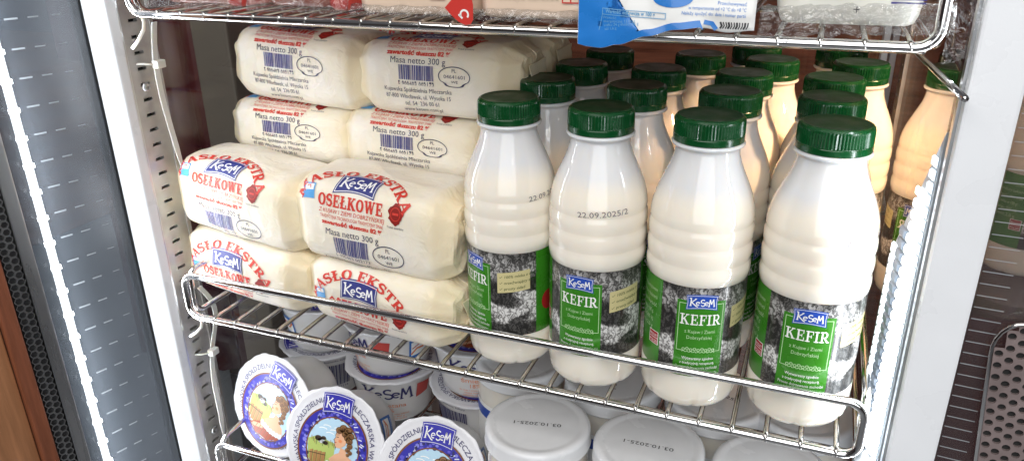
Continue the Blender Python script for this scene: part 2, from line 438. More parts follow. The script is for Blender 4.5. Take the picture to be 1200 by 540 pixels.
# inner jambs: stepped aluminium profiles
for sx, x0 in ((1, -.0335), (-1, .4838)):
    a = MB()
    for (dx, w, y0, y1) in ((0, .0016, -.0063, .000), (-.0045, .0020, -.0060, .0045), (-.009, .0016, -.0058, .0035)):
        xa = x0 + sx * dx if sx > 0 else x0 - dx * 0 + (.0030 if dx < -.001 and dx > -.006 else (.006 if dx < -.006 else 0))
        a.box((xa, y0, -.45), (xa + w, y1 if sx < 0 else -.0040, .55))
    a.build('jamb', MATS['alu'], cooler)
# roof and floor
MB().bevelbox((-.06, -.015, .556), (.515, .48, .60), .003).build('roof', MATS['white_lacquer'], cooler)
MB().bevelbox((-.06, -.015, -.50), (.515, .48, -.456), .003).build('base', MATS['white_lacquer'], cooler)
# glazing
MB().box((XL - .004, .002, -.45), (XL, YB, .55)).build('side_pane', MATS['side_glass'], cooler)
MB().box((XR + .001, .012, -.45), (XR + .005, YB, .55)).build('side_pane', MATS['side_glass'], cooler)
MB().box((XL, YB, -.45), (XR, YB + .004, .55)).build('rear_pane', MATS['side_glass'], cooler)
MB().bevelbox((XR - .006, YB - .030, -.45), (XR, YB - .004, .55), .001).build('rear_post', MATS['white_lacquer'], cooler)
MB().bevelbox((XL, YB - .030, -.45), (XL + .006, YB - .004, .55), .001).build('rear_post', MATS['grey_zinc'], cooler)

# slotted upright at the left wall: a channel with real slots
def slotted(parent, xf, y0, y1, z0, z1, sx):
    mb = MB(); ym = .5 * (y0 + y1); sw = .0042; sh = .0024; pitch = .0118
    z = z0
    def quad(ya, za, yb, zb): mb.add([(xf, ya, za), (xf, yb, za), (xf, yb, zb), (xf, ya, zb)], [(0, 1, 2, 3)], 0, False)
    while z < z1:
        za = z + pitch / 2 - sh / 2; zb = za + sh
        quad(y0, z, y1, za); quad(y0, zb, y1, z + pitch); quad(y0, za, ym - sw, zb); quad(ym + sw, za, y1, zb)
        # slot walls and back
        d = -.004 * sx
        mb.add([(xf, ym-sw, za), (xf, ym+sw, za), (xf, ym+sw, zb), (xf, ym-sw, zb), (xf+d, ym-sw, za), (xf+d, ym+sw, za), (xf+d, ym+sw, zb), (xf+d, ym-sw, zb)],
               [(0, 1, 5, 4), (1, 2, 6, 5), (2, 3, 7, 6), (3, 0, 4, 7)], 0, False)
        mb.add([(xf+d, ym-sw, za), (xf+d, ym+sw, za), (xf+d, ym+sw, zb), (xf+d, ym-sw, zb)], [(0, 1, 2, 3)], 1, False)
        z += pitch
    # folded flanges
    for ya, yb in ((y0 - .003, y0), (y1, y1 + .003)):
        mb.box((xf - .006 * sx if sx > 0 else xf, ya, z0), (xf + .0012 if sx > 0 else xf + .006, yb, z1))
    return mb.build('slotted_upright', [MATS['grey_zinc'], MATS['dark_slot']], parent)
UX = -.0545
up = slotted(cooler, UX, .0130, .0420, -.42, .50, 1)
for (x, y) in ((171, 102), (255, 500)):
    q = px(x, y, 0, UX)
    s = MB().lathe([(.0, -.001), (.0036, -.001), (.0036, .0004), (.0028, .0013), (.0012, .0016), (.0010, .0010), (0, .0010)], 16)
    s.xf(Matrix.Translation((UX + .0003, .0275, q.z)) @ Matrix.Rotation(R_(90), 4, 'Y')).build('rivet', MATS['alu'], up)
slotted(cooler, XR - .0004, .262, .286, -.42, .50, -1)

# LED light bars in the two front corners
def led_bar(parent, xf, y0, y1, z0, z1, pitch, sx, m='led_lit', w=.5):
    bar = MB().bevelbox((min(xf, xf - .0015*sx), y0, z0), (max(xf, xf - .0015*sx), y1, z1), .0004).build('led_bar', MATS['led_back'], parent)
    hw = (y1 - y0) * w / 2; ym = .5 * (y0 + y1)
    lens = MB()
    n = 8
    for i in range(n):      # domed lens
        pass
    mb = MB()
    a = [(0, -hw, -pitch*.30), (0, hw, -pitch*.30), (0, hw, pitch*.30), (0, -hw, pitch*.30)]
    b = [(.0018*sx, q[1]*.7, q[2]*.7) for q in a]
    mb.add(a + b, [(4, 5, 6, 7), (0, 1, 5, 4), (1, 2, 6, 5), (2, 3, 7, 6), (3, 0, 4, 7)], 0, False)
    proto = mb.build('led', MATS[m], bar); me = proto.data
    z = z0 + pitch; first = True
    while z < z1 - pitch:
        o = proto if first else link_obj('led', me, bar)
        first = False; o.location = (xf + .0002*sx, ym, z); z += pitch
    return bar
lb_o = Vector((XR - .0008, .0040, 0)); lb_d = Vector((-.0090, .0380, 0)); lb_n = Vector((-.0440, -.0105, 0)).normalized()
def lpt(u, z, off=0.): return lb_o + lb_d * u + Vector((0, 0, z)) + lb_n * off
def lquad(mb, u0, u1, z0, z1, off, mi=0, top=.7):
    um, zm = (u0 + u1) / 2, (z0 + z1) / 2
    a = [lpt(u0, z0), lpt(u1, z0), lpt(u1, z1), lpt(u0, z1)]
    b = [lpt(um + (u - um) * top, zm + (z - zm) * top, off) for u, z in ((u0, z0), (u1, z0), (u1, z1), (u0, z1))]
    mb.add(a + b, [(7, 6, 5, 4), (0, 4, 5, 1), (1, 5, 6, 2), (2, 6, 7, 3), (3, 7, 4, 0)], mi, False)
bk = MB(); a = [lpt(-.02, -.012), lpt(1.10, -.012), lpt(1.10, .105), lpt(-.02, .192)]
bk.add([q - lb_n * .0003 for q in a] + [q - lb_n * .0018 for q in a], [(3, 2, 1, 0), (4, 5, 6, 7), (0, 1, 5, 4), (1, 2, 6, 5), (2, 3, 7, 6), (3, 0, 4, 7)], 0, False)
lb = bk.build('led_bar', MATS['led_back'], cooler)
pz = .0068
for (u0, u1, m, nm, zf) in ((.02, .19, 'led_pale', 'ribbed_track', .78), (.22, .52, 'led_lit', 'led', .62), (.55, .80, 'rib_grey', 'ribbed_track', .80), (.83, .98, 'led_lit_soft', 'led', .96)):
    mb = MB(); lquad(mb, u0, u1, -pz * zf / 2, pz * zf / 2, .0014); me = None; z = -.008
    while z < .186 - .078 * (u0 + u1) / 2:
        o = mb.build(nm, MATS[m], lb) if me is None else link_obj(nm, me, lb)
        me = o.data; o.location = (0, 0, z); z += pz
MB().bevelbox((XR - .012, .004, -.020), (XR - .0004, .046, -.0125), .0006).build('led_end_cap', MATS['alu'], cooler)
mat('led_hot', (1, 1, 1), .3, emit=45., ecol=(.92, .96, 1.))
led_bar(cooler, -.0470, -.0032, .0022, -.18, .40, .0068, 1, 'led_hot', .9)
area('led_light_right', (.4810, .0015, .10), (0.381, .0365, .10), .006, .50, .30, (.90, .95, 1.0))
area('led_light_left', (-.0445, -.0008, .10), (.2, .02, .10), .004, .50, .10, (.93, .96, 1.0))

# ------------------------------------------------------------------ wire shelves
def fillet(p0, p1, p2, r, n=6):
    p0, p1, p2 = map(Vector, (p0, p1, p2)); a = (p0 - p1).normalized(); b = (p2 - p1).normalized()
    c = p1 + (a + b).normalized() * (r * math.sqrt(2)); q = []
    for i in range(n + 1):
        t = i / n * math.pi / 2
        q.append(c - b * (r * math.cos(t)) * 1 - a * (r * math.sin(t)) if False else c - b * r * math.cos(t) - a * r * math.sin(t))
    return q
def make_shelf(label):
    t = thing('wire_shelf', label, 'shelf', 'chrome wire shelves of the cooler')
    x0, x1, zt, zb = -.0245, .4715, .0325, -.0040
    path = []
    C = [(x0, 0, zb), (x1, 0, zb), (x1, 0, zt), (x0, 0, zt)]
    for i in range(4):
        path += fillet(C[i-1], C[i], C[(i+1) % 4], .0095)
    MB().tube(path, .0027, 12, True).build('front_rail', MATS['chrome'], t)
    # second wire under the front, carrying the bars
    MB().tube([(x0 + .004, .0062, zb - .0022), (x1 - .004, .0062, zb - .0022)], .0019, 10).build('lower_rail', MATS['chrome_worn'], t)
    for xx, s in ((x0 - .0002, 1), (x1 + .0002, -1)):
        pts = [(xx, .44, zt)] + fillet((xx, .44, zt), (xx, .0062, zt), (xx, .0062, zb), .0085) + fillet((xx, .0062, zt), (xx, .0062, zb), (xx, .44, zb), .0085) + [(xx, .44, zb)]
        MB().tube(pts, .0024, 10).build('side_rail', MATS['chrome'], t)
    proto = None
    b = MB().tube([(0, -.0012, -.0030), (0, -.0016, -.0005), (0, .006, .0000), (0, .43, .0000)], .0017, 8)
    for i in range(24):
        o = b.build('bar', MATS['chrome_worn'], t) if proto is None else link_obj('bar', proto.data, t)
        proto = proto or o; o.location = (i * .02, 0, -.0017)
    for y in (.15, .30, .43):
        MB().tube([(x0, y, -.0055), (x1, y, -.0055)], .0021, 8).build('cross_wire', MATS['chrome_worn'], t)
    # bent hooks that drop into the slotted uprights
    hk = [(x0 + .006, .003, zb - .002), (x0 + .0075, .002, zb - .006), (x0 + .006, .002, zb - .011), (x0 - .003, .004, zb - .019), (x0 - .012, .006, zb - .025)]
    MB().tube(hk, .0012, 8).build('hook', MATS['tie_plastic'], t)
    b0, b1 = px(1068, 56, 0, .4735), px(1131, 116, 0, .4820)
    MB().tube([b0 + Vector((0, .004, .010 - .236)), b0 - Vector((0, 0, .236)), b1 - Vector((0, 0, .236))], .0016, 8).build('brace', MATS['chrome'], t)
    return t
shelf_mid = make_shelf('middle chrome wire shelf carrying the butter and the kefir bottles')
shelf_top = copy_tree(shelf_mid); shelf_top.location = (0, 0, .2360); shelf_top['label'] = 'upper chrome wire shelf with plastic packs, along the top edge'
shelf_low = copy_tree(shelf_mid); shelf_low.location = (0, 0, -.1630); shelf_low['label'] = 'lowest chrome wire shelf with cups and jars, its corner at the bottom left'

# cable ties on the left upright
def cable_tie(pts, head, label):
    t = thing('cable_tie', label, 'cable tie', 'white cable ties on the slotted upright', loc=(0, 0, 0))
    mb = MB()
    P = [Vector(q) for q in pts]
    S = []
    for i in range(len(P) - 1):      # catmull-rom
        a, b, c, d = P[max(0, i-1)], P[i], P[i+1], P[min(len(P)-1, i+2)]
        for k in range(6):
            u = k / 6.; S.append(.5 * ((2*b) + (c-a)*u + (2*a-5*b+4*c-d)*u*u + (3*b-a-3*c+d)*u**3))
    S.append(P[-1])
    v = []; f = []
    for i, q in enumerate(S):
        w = .0024 if i < len(S) - 4 else .0024 * (len(S) - i) / 5.
        for dx, dy in ((0, -w), (.0011, -w), (.0011, w), (0, w)): v.append((q.x + dx, q.y + dy, q.z))
    for i in range(len(S) - 1):
        for k in range(4): f.append((4*i+k, 4*i+(k+1) % 4, 4*i+4+(k+1) % 4, 4*i+4+k))
    f += [(3, 2, 1, 0), tuple(4*(len(S)-1)+k for k in range(4))]
    mb.add(v, f, 0, False).build('strap', MATS['tie_plastic'], t)
    h = Vector(head)
    MB().bevelbox((h.x - .001, h.y - .0042, h.z - .0030), (h.x + .0048, h.y + .0042, h.z + .0030), .0008).build('lock_head', MATS['tie_plastic'], t)
    MB().tube([(h.x, h.y - .004, h.z), (h.x - .003, h.y - .010, h.z + .0015), (h.x - .009, h.y - .011, h.z + .001)], .0012, 8, flat=.6).build('tail', MATS['tie_plastic'], t)
    return t
X = -.0465
cable_tie([px(180, 26, 0, X), px(180, 50, 0, X), px(182, 75, 0, X), px(189, 112, 0, X), px(201, 155, 0, X), px(216, 205, 0, X)], px(184, 75, 0, X), 'long white cable tie beside the slots under the upper shelf')
cable_tie([px(233, 336, 0, X), px(247, 352, 0, X), px(252, 372, 0, X), px(248, 412, 0, X), px(250, 445, 0, X), px(257, 480, 0, X), px(262, 512, 0, X)], px(248, 411, 0, X), 'white cable tie below the middle shelf corner')

# ------------------------------------------------------------------ glass wing at the left
def wing_frame(H, ang, side):
    D = Vector((side * math.sin(R_(ang)), -math.cos(R_(ang)), 0)); N = Vector((-side * math.cos(R_(ang)), -math.sin(R_(ang)), 0))
    M_ = Matrix(((D.x, N.x, 0, H[0]), (D.y, N.y, 0, H[1]), (D.z, N.z, 1, 0), (0, 0, 0, 1)))
    return M_      # local x: along the wing towards the viewer, local y: towards the cooler's axis
WL = wing_frame((-.0527, -.0150), 18, -1)
wing = thing('glass_wing', 'open glass wing with a glowing light strip left of the white post', 'glass panel')
def wpart(mb, name, m, parent=wing): 
    return mb.xf(WL).build(name, MATS[m], parent)
wpart(MB().box((.001, -.0060, -.45), (.068, -.0020, .55)), 'pane', 'wing_glass')
wpart(MB().box((.001, -.0180, -.45), (.068, -.0140, .55)), 'pane', 'wing_glass')
wpart(MB().box((-.0012, -.0190, -.45), (.0008, -.0006, .55)), 'seal_strip', 'black_rubber')
wpart(MB().bevelbox((.0680, -.019, -.45), (.0770, .0010, .55), .0008), 'edge_strip', 'alu')
wpart(MB().bevelbox((.0772, -.019, -.45), (.0882, -.0012, .55), .0006), 'gasket', 'black_rubber')
# perforated metal mesh: honeycomb ribs standing on the gasket
hexm = MB(); rr = .0031; dzh = rr * math.sqrt(3)
cols = [(.0803, 0), (.0803 + 1.5 * rr, .5)]
for cx_, sh in cols:
    z = -.30 + sh * dzh
    while z < .35:
        ring_o = [(cx_ + rr * math.cos(R_(60*k)), .0002, z + rr * math.sin(R_(60*k))) for k in range(6)]
        ring_i = [(cx_ + rr * .76 * math.cos(R_(60*k)), .0002, z + rr * .76 * math.sin(R_(60*k))) for k in range(6)]
        ring_b = [(q[0], -.0012, q[2]) for q in ring_i]
        hexm.add(ring_o + ring_i + ring_b, [(k, (k+1) % 6, 6+(k+1) % 6, 6+k) for k in range(6)] + [(6+k, 6+(k+1) % 6, 12+(k+1) % 6, 12+k) for k in range(6)], 0, False)
        z += dzh
o = wpart(hexm, 'perforated_strip', 'mesh_metal'); o['kind'] = 'stuff'
mat('dash_pale', (.30, .32, .34), .4)  # pale dashes painted on the pane in place of LED reflections
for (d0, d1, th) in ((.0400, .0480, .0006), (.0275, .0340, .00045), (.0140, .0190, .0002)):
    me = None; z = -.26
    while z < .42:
        if me is None: q = MB().box((d0, 0, -th), (d1, .0003, th)).xf(WL.to_3x3().to_4x4()).build('led_reflection_dash', MATS['dash_pale'], wing); me = q.data
        else: q = link_obj('led_reflection_dash', me, wing)
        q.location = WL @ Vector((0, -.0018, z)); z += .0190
bar = wpart(MB().bevelbox((.0548, .0012, -.40), (.0602, .0028, .50), .0003), 'light_strip', 'led_lit_soft')
z = -.26; me = None
while z < .42:
    if me is None:
        q = MB().bevelbox((-.0034, -.0010, -.0016), (.0034, .0010, .0016), .0004).xf(WL.to_3x3().to_4x4()).build('led', MATS['led_lit'], bar); me = q.data
    else: q = link_obj('led', me, bar)
    q.location = WL @ Vector((.0575, .0034, z)); z += .0190
area('wing_strip_light', WL @ Vector((.0535, .0060, .05)), WL @ Vector((-.0465, -.024, .05)), .006, .70, .16, (.86, .93, 1.0))
t = thing('wooden_frame_board', 'orange brown wooden boards along the left edge of the picture', 'board')
for (a, b, y0, y1, m) in ((.0886, .0985, -.012, .0012, 'wood_orange'), (.0990, .1600, -.020, -.0060, 'wood_pale')):
    MB().bevelbox((a, y0, -.45), (b, y1, .55), .001).xf(WL).build('board', MATS[m], t)

# ------------------------------------------------------------------ glass wing at the right
WR = wing_frame((.5085, -.0100), 86, 1)
wing2 = thing('glass_wing', 'dark glass wing with thin pale lines right of the white post', 'glass panel')
MB().box((.0005, -.0050, -.45), (.16, -.0010, .55)).xf(WR).build('pane', MATS['wing_glass2'], wing2)
me = None; z = -.15  # thin pale bars stand in for LED strip reflections in this pane
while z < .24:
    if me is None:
        q = MB().box((0, 0, -.0002), (.013, .0003, .0002)).xf(WR.to_3x3().to_4x4()).build('led_reflection_line', MATS['dash_pale'], wing2); me = q.data
    else: q = link_obj('led_reflection_line', me, wing2)
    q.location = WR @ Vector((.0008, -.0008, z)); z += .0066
# perforated metal tongue in front of the right pane
pt = thing('perforated_tongue', 'perforated metal tongue with a rounded top at the lower right edge', 'metal plate')
mb = MB(); hw, hh, hr = .0046, .0068, .00195
NX, NZ = 10, 30; xs0, zt0 = .0205, .1020
for i in range(NX):
    for j in range(NZ):
        cx_ = xs0 + hw * (i + .5); cz_ = zt0 - hh * (j + .5) - (hh / 2 if i % 2 else 0)
        if i < 2 and cz_ > zt0 - (.014, .005)[i]: continue
        sq = []
        for k in range(12):
            a = R_(30 * k + 15); c_, s_ = math.cos(a), math.sin(a); q = min(hw / 2 / max(1e-6, abs(c_)), hh / 2 / max(1e-6, abs(s_)))
            sq.append((cx_ + c_ * q, .0, cz_ + s_ * q))
        for k, (sx_, sz_) in zip((1, 4, 7, 10), ((1, 1), (-1, 1), (-1, -1), (1, -1))): sq[k] = (cx_ + sx_ * hw / 2, 0, cz_ + sz_ * hh / 2)
        ci = [(cx_ + hr * math.cos(R_(30*k+15)), 0, cz_ + hr * math.sin(R_(30*k+15))) for k in range(12)]
        cb = [(q[0], -.0016, q[2]) for q in ci]
        mb.add(sq + ci + cb, [(k, (k+1) % 12, 12+(k+1) % 12, 12+k) for k in range(12)] + [(12+k, 12+(k+1) % 12, 24+(k+1) % 12, 24+k) for k in range(12)], 0, False)
        mb.add(cb, [tuple(range(12))], 1, False)
PTM = WR @ Matrix.Translation((0, .0046, 0)) @ Matrix.Rotation(R_(-5), 4, 'Y')
mb.xf(PTM).build('plate', [MATS['pink_metal'], MATS['dark_slot']], pt)
MB().tube([(xs0 - .0010, .0, -.10), (xs0 - .0010, .0, zt0 - .018)] + [(xs0 + .0130 - .014 * math.cos(R_(a)), 0, zt0 - .016 + .017 * math.sin(R_(a))) for a in (10, 25, 40, 55, 70, 90)] + [(xs0 + .045, 0, zt0 + .001)], .0011, 8).xf(PTM).build('rim', MATS['chrome'], pt)
MB().bevelbox((xs0 + .001, -.0032, -.10), (xs0 + .045, -.0020, zt0 - .016), .0004).xf(PTM).build('backing', MATS['alu'], pt)
# glass ledge of the neighbouring cooler that carries one more bottle, red panel under it
o = MB().box((.53, .20, .002), (.95, .42, .008)).build('glass_ledge', MATS['side_glass']); tag(o, 'clear glass ledge under the kefir bottle beyond the right post', 'ledge')
o = MB().bevelbox((.53, .46, -.60), (1.3, .50, .40), .004).build('red_screen', MATS['room_red']); tag(o, 'dark red screen behind the right glass wing', 'screen')

# ------------------------------------------------------------------ print colours
mat('p_navy', (.030, .038, .20), .45); mat('p_red', (.62, .045, .03), .45); mat('p_white', (.85, .85, .85), .4)
mat('p_sky', (.10, .36, .72), .4); mat('p_seal', (.26, .016, .012), .4); mat('p_ink', (.05, .05, .10), .5)
mat('p_date', (.16, .15, .17), .5); mat('p_black', (.03, .03, .035), .5)

# ------------------------------------------------------------------ butter rolls
def butter_mat():
    m = mat('butter_paper', (.86, .80, .69), .42, sss=.25, sssr=(.006, .004, .002), spec=.4)
    nt = m.node_tree; b = nt.nodes['Principled BSDF']
    tc = nt.nodes.new('ShaderNodeTexCoord')
    n = nt.nodes.new('ShaderNodeTexNoise'); n.inputs['Scale'].default_value = 26; n.inputs['Detail'].default_value = 4
    nt.links.new(tc.outputs['Object'], n.inputs['Vector'])
    r = nt.nodes.new('ShaderNodeValToRGB'); r.color_ramp.elements[0].position = .38; r.color_ramp.elements[0].color = (.85, .80, .705, 1)
    r.color_ramp.elements[1].position = .66; r.color_ramp.elements[1].color = (.82, .745, .59, 1)
    nt.links.new(n.outputs[0], r.inputs[0])
    # paper stuck to the butter near the folded ends looks yellower
    s = nt.nodes.new('ShaderNodeSeparateXYZ'); nt.links.new(tc.outputs['Object'], s.inputs[0])
    ab = nt.nodes.new('ShaderNodeMath'); ab.operation = 'ABSOLUTE'; nt.links.new(s.outputs['X'], ab.inputs[0])
    ad = nt.nodes.new('ShaderNodeMath'); ad.operation = 'MULTIPLY_ADD'; ad.inputs[1].default_value = .02; nt.links.new(n.outputs[0], ad.inputs[0]); nt.links.new(ab.outputs[0], ad.inputs[2])
    mr = nt.nodes.new('ShaderNodeMapRange'); mr.inputs[1].default_value = .058; mr.inputs[2].default_value = .070; nt.links.new(ad.outputs[0], mr.inputs[0])
    mx = nt.nodes.new('ShaderNodeMix'); mx.data_type = 'RGBA'; mx.inputs['B'].default_value = (.82, .71, .50, 1)
    nt.links.new(mr.outputs[0], mx.inputs['Factor']); nt.links.new(r.outputs[0], mx.inputs['A'])
    nt.links.new(mx.outputs['Result'], b.inputs['Base Color'])
    w = nt.nodes.new('ShaderNodeTexNoise'); w.inputs['Scale'].default_value = 75; w.inputs['Detail'].default_value = 6; w.inputs['Distortion'].default_value = 1.2
    nt.links.new(tc.outputs['Object'], w.inputs['Vector'])
    vo = nt.nodes.new('ShaderNodeTexVoronoi'); vo.feature = 'DISTANCE_TO_EDGE'; vo.inputs['Scale'].default_value = 26
    wv = nt.nodes.new('ShaderNodeVectorMath'); wv.operation = 'MULTIPLY_ADD'; wv.inputs[1].default_value = (.02, .02, .02); nt.links.new(w.outputs['Color'], wv.inputs[0]); nt.links.new(tc.outputs['Object'], wv.inputs[2]); nt.links.new(wv.outputs[0], vo.inputs['Vector'])
    vm = nt.nodes.new('ShaderNodeMapRange'); vm.inputs[1].default_value = 0; vm.inputs[2].default_value = .18; vm.inputs[3].default_value = .55; vm.inputs[4].default_value = 0; nt.links.new(vo.outputs['Distance'], vm.inputs[0])
    va = nt.nodes.new('ShaderNodeMath'); va.operation = 'ADD'; nt.links.new(vm.outputs[0], va.inputs[0]); nt.links.new(w.outputs[0], va.inputs[1])
    bp = nt.nodes.new('ShaderNodeBump'); bp.inputs['Strength'].default_value = .45; bp.inputs['Distance'].default_value = .0015
    nt.links.new(va.outputs[0], bp.inputs['Height']); nt.links.new(bp.outputs[0], b.inputs['Normal'])
    return m
butter_mat()
BA, BB, BL = .0350, .0295, .0665     # half depth, half height, half length
def sec(ang, n=3.9):
    c, s = math.cos(ang), math.sin(ang)
    return (math.copysign(abs(c) ** (2/n), c) * BA, math.copysign(abs(s) ** (2/n), s) * BB)
# arc-length table: t=0 at the top, growing down the front (-Y) side
TAB = [(0., math.pi / 2)]; pv = sec(math.pi / 2); acc = 0.
for i in range(1, 721):
    a = math.pi / 2 + i * math.pi / 360; q = sec(a); acc += math.hypot(q[0]-pv[0], q[1]-pv[1]) * 1000; TAB.append((acc, a)); pv = q
PER = acc
def ang_of(t):
    t = t % PER; lo, hi = 0, 720
    while hi - lo > 1:
        m_ = (lo + hi) // 2
        if TAB[m_][0] <= t: lo = m_
        else: hi = m_
    t0, a0 = TAB[lo]; t1, a1 = TAB[hi]
    return a0 + (a1 - a0) * (t - t0) / max(1e-9, t1 - t0)
def butter_P(x, ang, off=0., seed=0):
    """x in m along the roll, ang section angle"""
    u = abs(x) / BL
    k = 1 - .030 * u * u
    if u > .80:
        e = (u - .80) / .20; k *= 1 - .25 * e ** 1.15
    y, z = sec(ang)
    if u > .74:      # folded ends: the paper runs in flat facets between fold lines
        b = min(1., (u - .74) / .16); b = b * b * (3 - 2 * b)
        NF = 8; st = 2 * math.pi / NF; o_ = .32 + .12 * math.sin(seed * 2.3 + (1.1 if x > 0 else 0)); q = (ang - o_) / st; i0 = math.floor(q); fr = q - i0
        ya, za = sec(o_ + i0 * st); yb, zb = sec(o_ + (i0 + 1) * st)
        y = y * (1 - b) + (ya + (yb - ya) * fr) * b; z = z * (1 - b) + (za + (zb - za) * fr) * b
    y *= k; z *= k
    d = Vector((0, math.cos(ang), math.sin(ang))).normalized()
    n1 = noise.noise(Vector((x * 28 + seed * 7, y * 30, z * 30 + seed)))
    n2 = noise.noise(Vector((x * 75 + seed * 3, y * 80, z * 80 + seed * 5)))
    amp = .0009 + .0022 * max(0, u - .62)
    rid = 1 - abs(noise.noise(Vector((x * 22 + seed * 11, y * 26 + 3, z * 26)))) * 5
    dz = n1 * amp + n2 * amp * .45 + max(0, rid) * .0005
    if u > .72: dz += (u - .72) * .010 * abs(noise.noise(Vector((seed + x * 20, ang * 1.9, .3)))) - .0004
    return Vector((x, y, z)) + d * (dz + off)
def make_butter_mesh(name, seed):
    mb = MB(); NXS, NA = 60, 110
    AA = [ang_of(PER * k / NA) for k in range(NA)]
    xs = [-BL + 2 * BL * i / NXS for i in range(NXS + 1)]
    v = []; f = []
    for x in xs:
        for k in range(NA): v.append(butter_P(x, AA[k], 0, seed))
    for i in range(NXS):
        for k in range(NA): f.append((i*NA+k, (i+1)*NA+k, (i+1)*NA+(k+1) % NA, i*NA+(k+1) % NA))
    mb.add(v, f, 0, True)
    # folded ends: gift-wrap creases meeting in the middle
    for sgn, i in ((-1, 0), (1, NXS)):
        ring = v[i*NA:(i+1)*NA]; c = Vector((sgn * (BL + .0005), 0, -.002)); rings = [ring]
        for lv, (sc_, dx) in enumerate(((.90, .0030), (.62, .0036), (.30, .0028))):
            rg = []
            for k, q in enumerate(ring):
                a = AA[k]
                cre = .0016 * abs(math.sin(2 * a + seed)) + .0012 * noise.noise(Vector((a * 2.2, lv * 1.3, seed)))
                rg.append(Vector((sgn * (BL + dx * .8 - cre), q.y * sc_, q.z * sc_ - .001 * lv)))
            rings.append(rg)
        vv = [q for rg in rings for q in rg] + [c]; ff = []
        for r_ in range(3):
            for k in range(NA):
                a, b, c2, d = r_*NA+k, r_*NA+(k+1) % NA, (r_+1)*NA+(k+1) % NA, (r_+1)*NA+k
                ff.append((a, d, c2, b) if sgn < 0 else (a, b, c2, d))
        for k in range(NA):
            ff.append((3*NA+k, len(vv)-1, 3*NA+(k+1) % NA) if sgn < 0 else (3*NA+k, 3*NA+(k+1) % NA, len(vv)-1))
        mb.add(vv, ff, 0, False)
        # paper flap folded over the end
        w = .017; fl = [(sgn*(BL+.0040), -w, .014), (sgn*(BL+.0046), w*.9, .015), (sgn*(BL+.0052), w*.25, -.013), (sgn*(BL+.0050), -w*.35, -.012)]
        mb.add([Vector(q) for q in fl] + [Vector((q[0]-sgn*.0006, q[1], q[2])) for q in fl], [(0, 1, 2, 3), (7, 6, 5, 4), (0, 4, 5, 1), (1, 5, 6, 2), (2, 6, 7, 3), (3, 7, 4, 0)], 0, False)
    # long paper seam along the back
    return mb

P_B = Print(); X0 = -10.
def arch(x, y, Rr=47., cy=-26.5):    # arched headline
    a = (x - X0) / Rr
    return (X0 + (Rr + y) * math.sin(a), cy + (Rr + y) * math.cos(a) * .92)
P_B.slab('lettering', 'MASŁO EKSTRA', X0, 0, 8.6, 'p_red', 0, fit=106, thin=1.0, tf=lambda x, y: arch(x, y))
P_B.logo('emblem', X0 + 1, 7.8, 35, 17.5, 'p_navy', 'p_white', 0, skew=.05)
P_B.slab('lettering', 'OSEŁKOWE', X0 - 1, -10.2, 7.9, 'p_red', 0, fit=55, thin=1.05)
P_B.text('lettering', 'Z KUJAW I ZIEMI DOBRZYŃSKIEJ', X0, -14.3, 3.9, 'p_red', 0, shear=.2, fit=56)
P_B.text('lettering', 'TRADYCYJNA TECHNOLOGIA TRADYCYJNY SMAK', X0, -17.9, 3.2, 'p_red', 0, fit=54)
P_B.text('lettering', 'zawartość tłuszczu 82 %', X0, -22.4, 4.6, 'p_red', 0, bold=.045, fit=52)
P_B.text('lettering', 'Masa netto 300 g', X0, -28.6, 6.6, 'p_ink', 0, fit=45)
P_B.bar('barcode', X0 - 16, -41.5, X0 + 13, -29.8, 'p_navy', 0)
P_B.text('barcode', '5 900403 002173', X0 - 2, -44.6, 3.4, 'p_ink', 0, fit=30)
P_B.line('oval_stamp', arcpts(X0 + 29.5, -36.5, 12.6, 7.2, 0, 360, 36)[:-1], .7, 'p_ink', 0, True)
P_B.text('oval_stamp', 'PL', X0 + 29.5, -33.4, 3.8, 'p_ink', 0); P_B.text('oval_stamp', '04641601', X0 + 29.5, -37.9, 3.8, 'p_ink', 0, fit=17); P_B.text('oval_stamp', 'WE', X0 + 29.5, -42.0, 3.6, 'p_ink', 0)
for i, (s_, w_) in enumerate((('Kujawska Spółdzielnia Mleczarska', 56), ('87-800 Włocławek, ul. Wysoka 15', 54), ('tel. 54  236 00 61', 28), ('www.kesem.com.pl', 32))):
    P_B.text('lettering', s_, X0 - 1 + (3 if i > 1 else 0), -50.0 - i * 5.1, 4.7, 'p_ink', 0, fit=w_)
# wax seal and small milk icon
sp = [(X0 + 37 + (6.0 + .7 * math.sin(5*a+1) + .4 * math.sin(9*a)) * math.cos(a), -7 + (6.2 + .7 * math.cos(4*a) + .3 * math.sin(11*a)) * math.sin(a)) for a in [2*math.pi*k/40 for k in range(40)]]
P_B.poly('wax_seal', sp, 'p_seal', 0)
P_B.line('wax_seal', arcpts(X0 + 37, -7, 3.9, 3.9, 0, 360, 24)[:-1], .5, 'p_red', 1, True)
P_B.rect('wax_seal', X0 + 34.5, -7.6, X0 + 39.5, -6.2, 'p_red', 1)
P_B.text('wax_seal', 'Produkt sprawdzony', X0 + 37, -16.0, 2.2, 'p_ink', 0, fit=13)
P_B.poly('milk_icon', [(X0-42, -7.5), (X0-32, -7.0), (X0-32.5, 3.2), (X0-42, 2.6)], 'p_sky', 0)
P_B.poly('milk_icon', [(X0-40.8, -2.2), (X0-33.2, -1.6), (X0-33.4, 2.2), (X0-40.6, 1.6)], 'p_white', 1)
P_B.line('milk_icon', [(X0-39.5, .6), (X0-36.5, 1.2), (X0-35.8, -.8)], .6, 'p_red', 2)

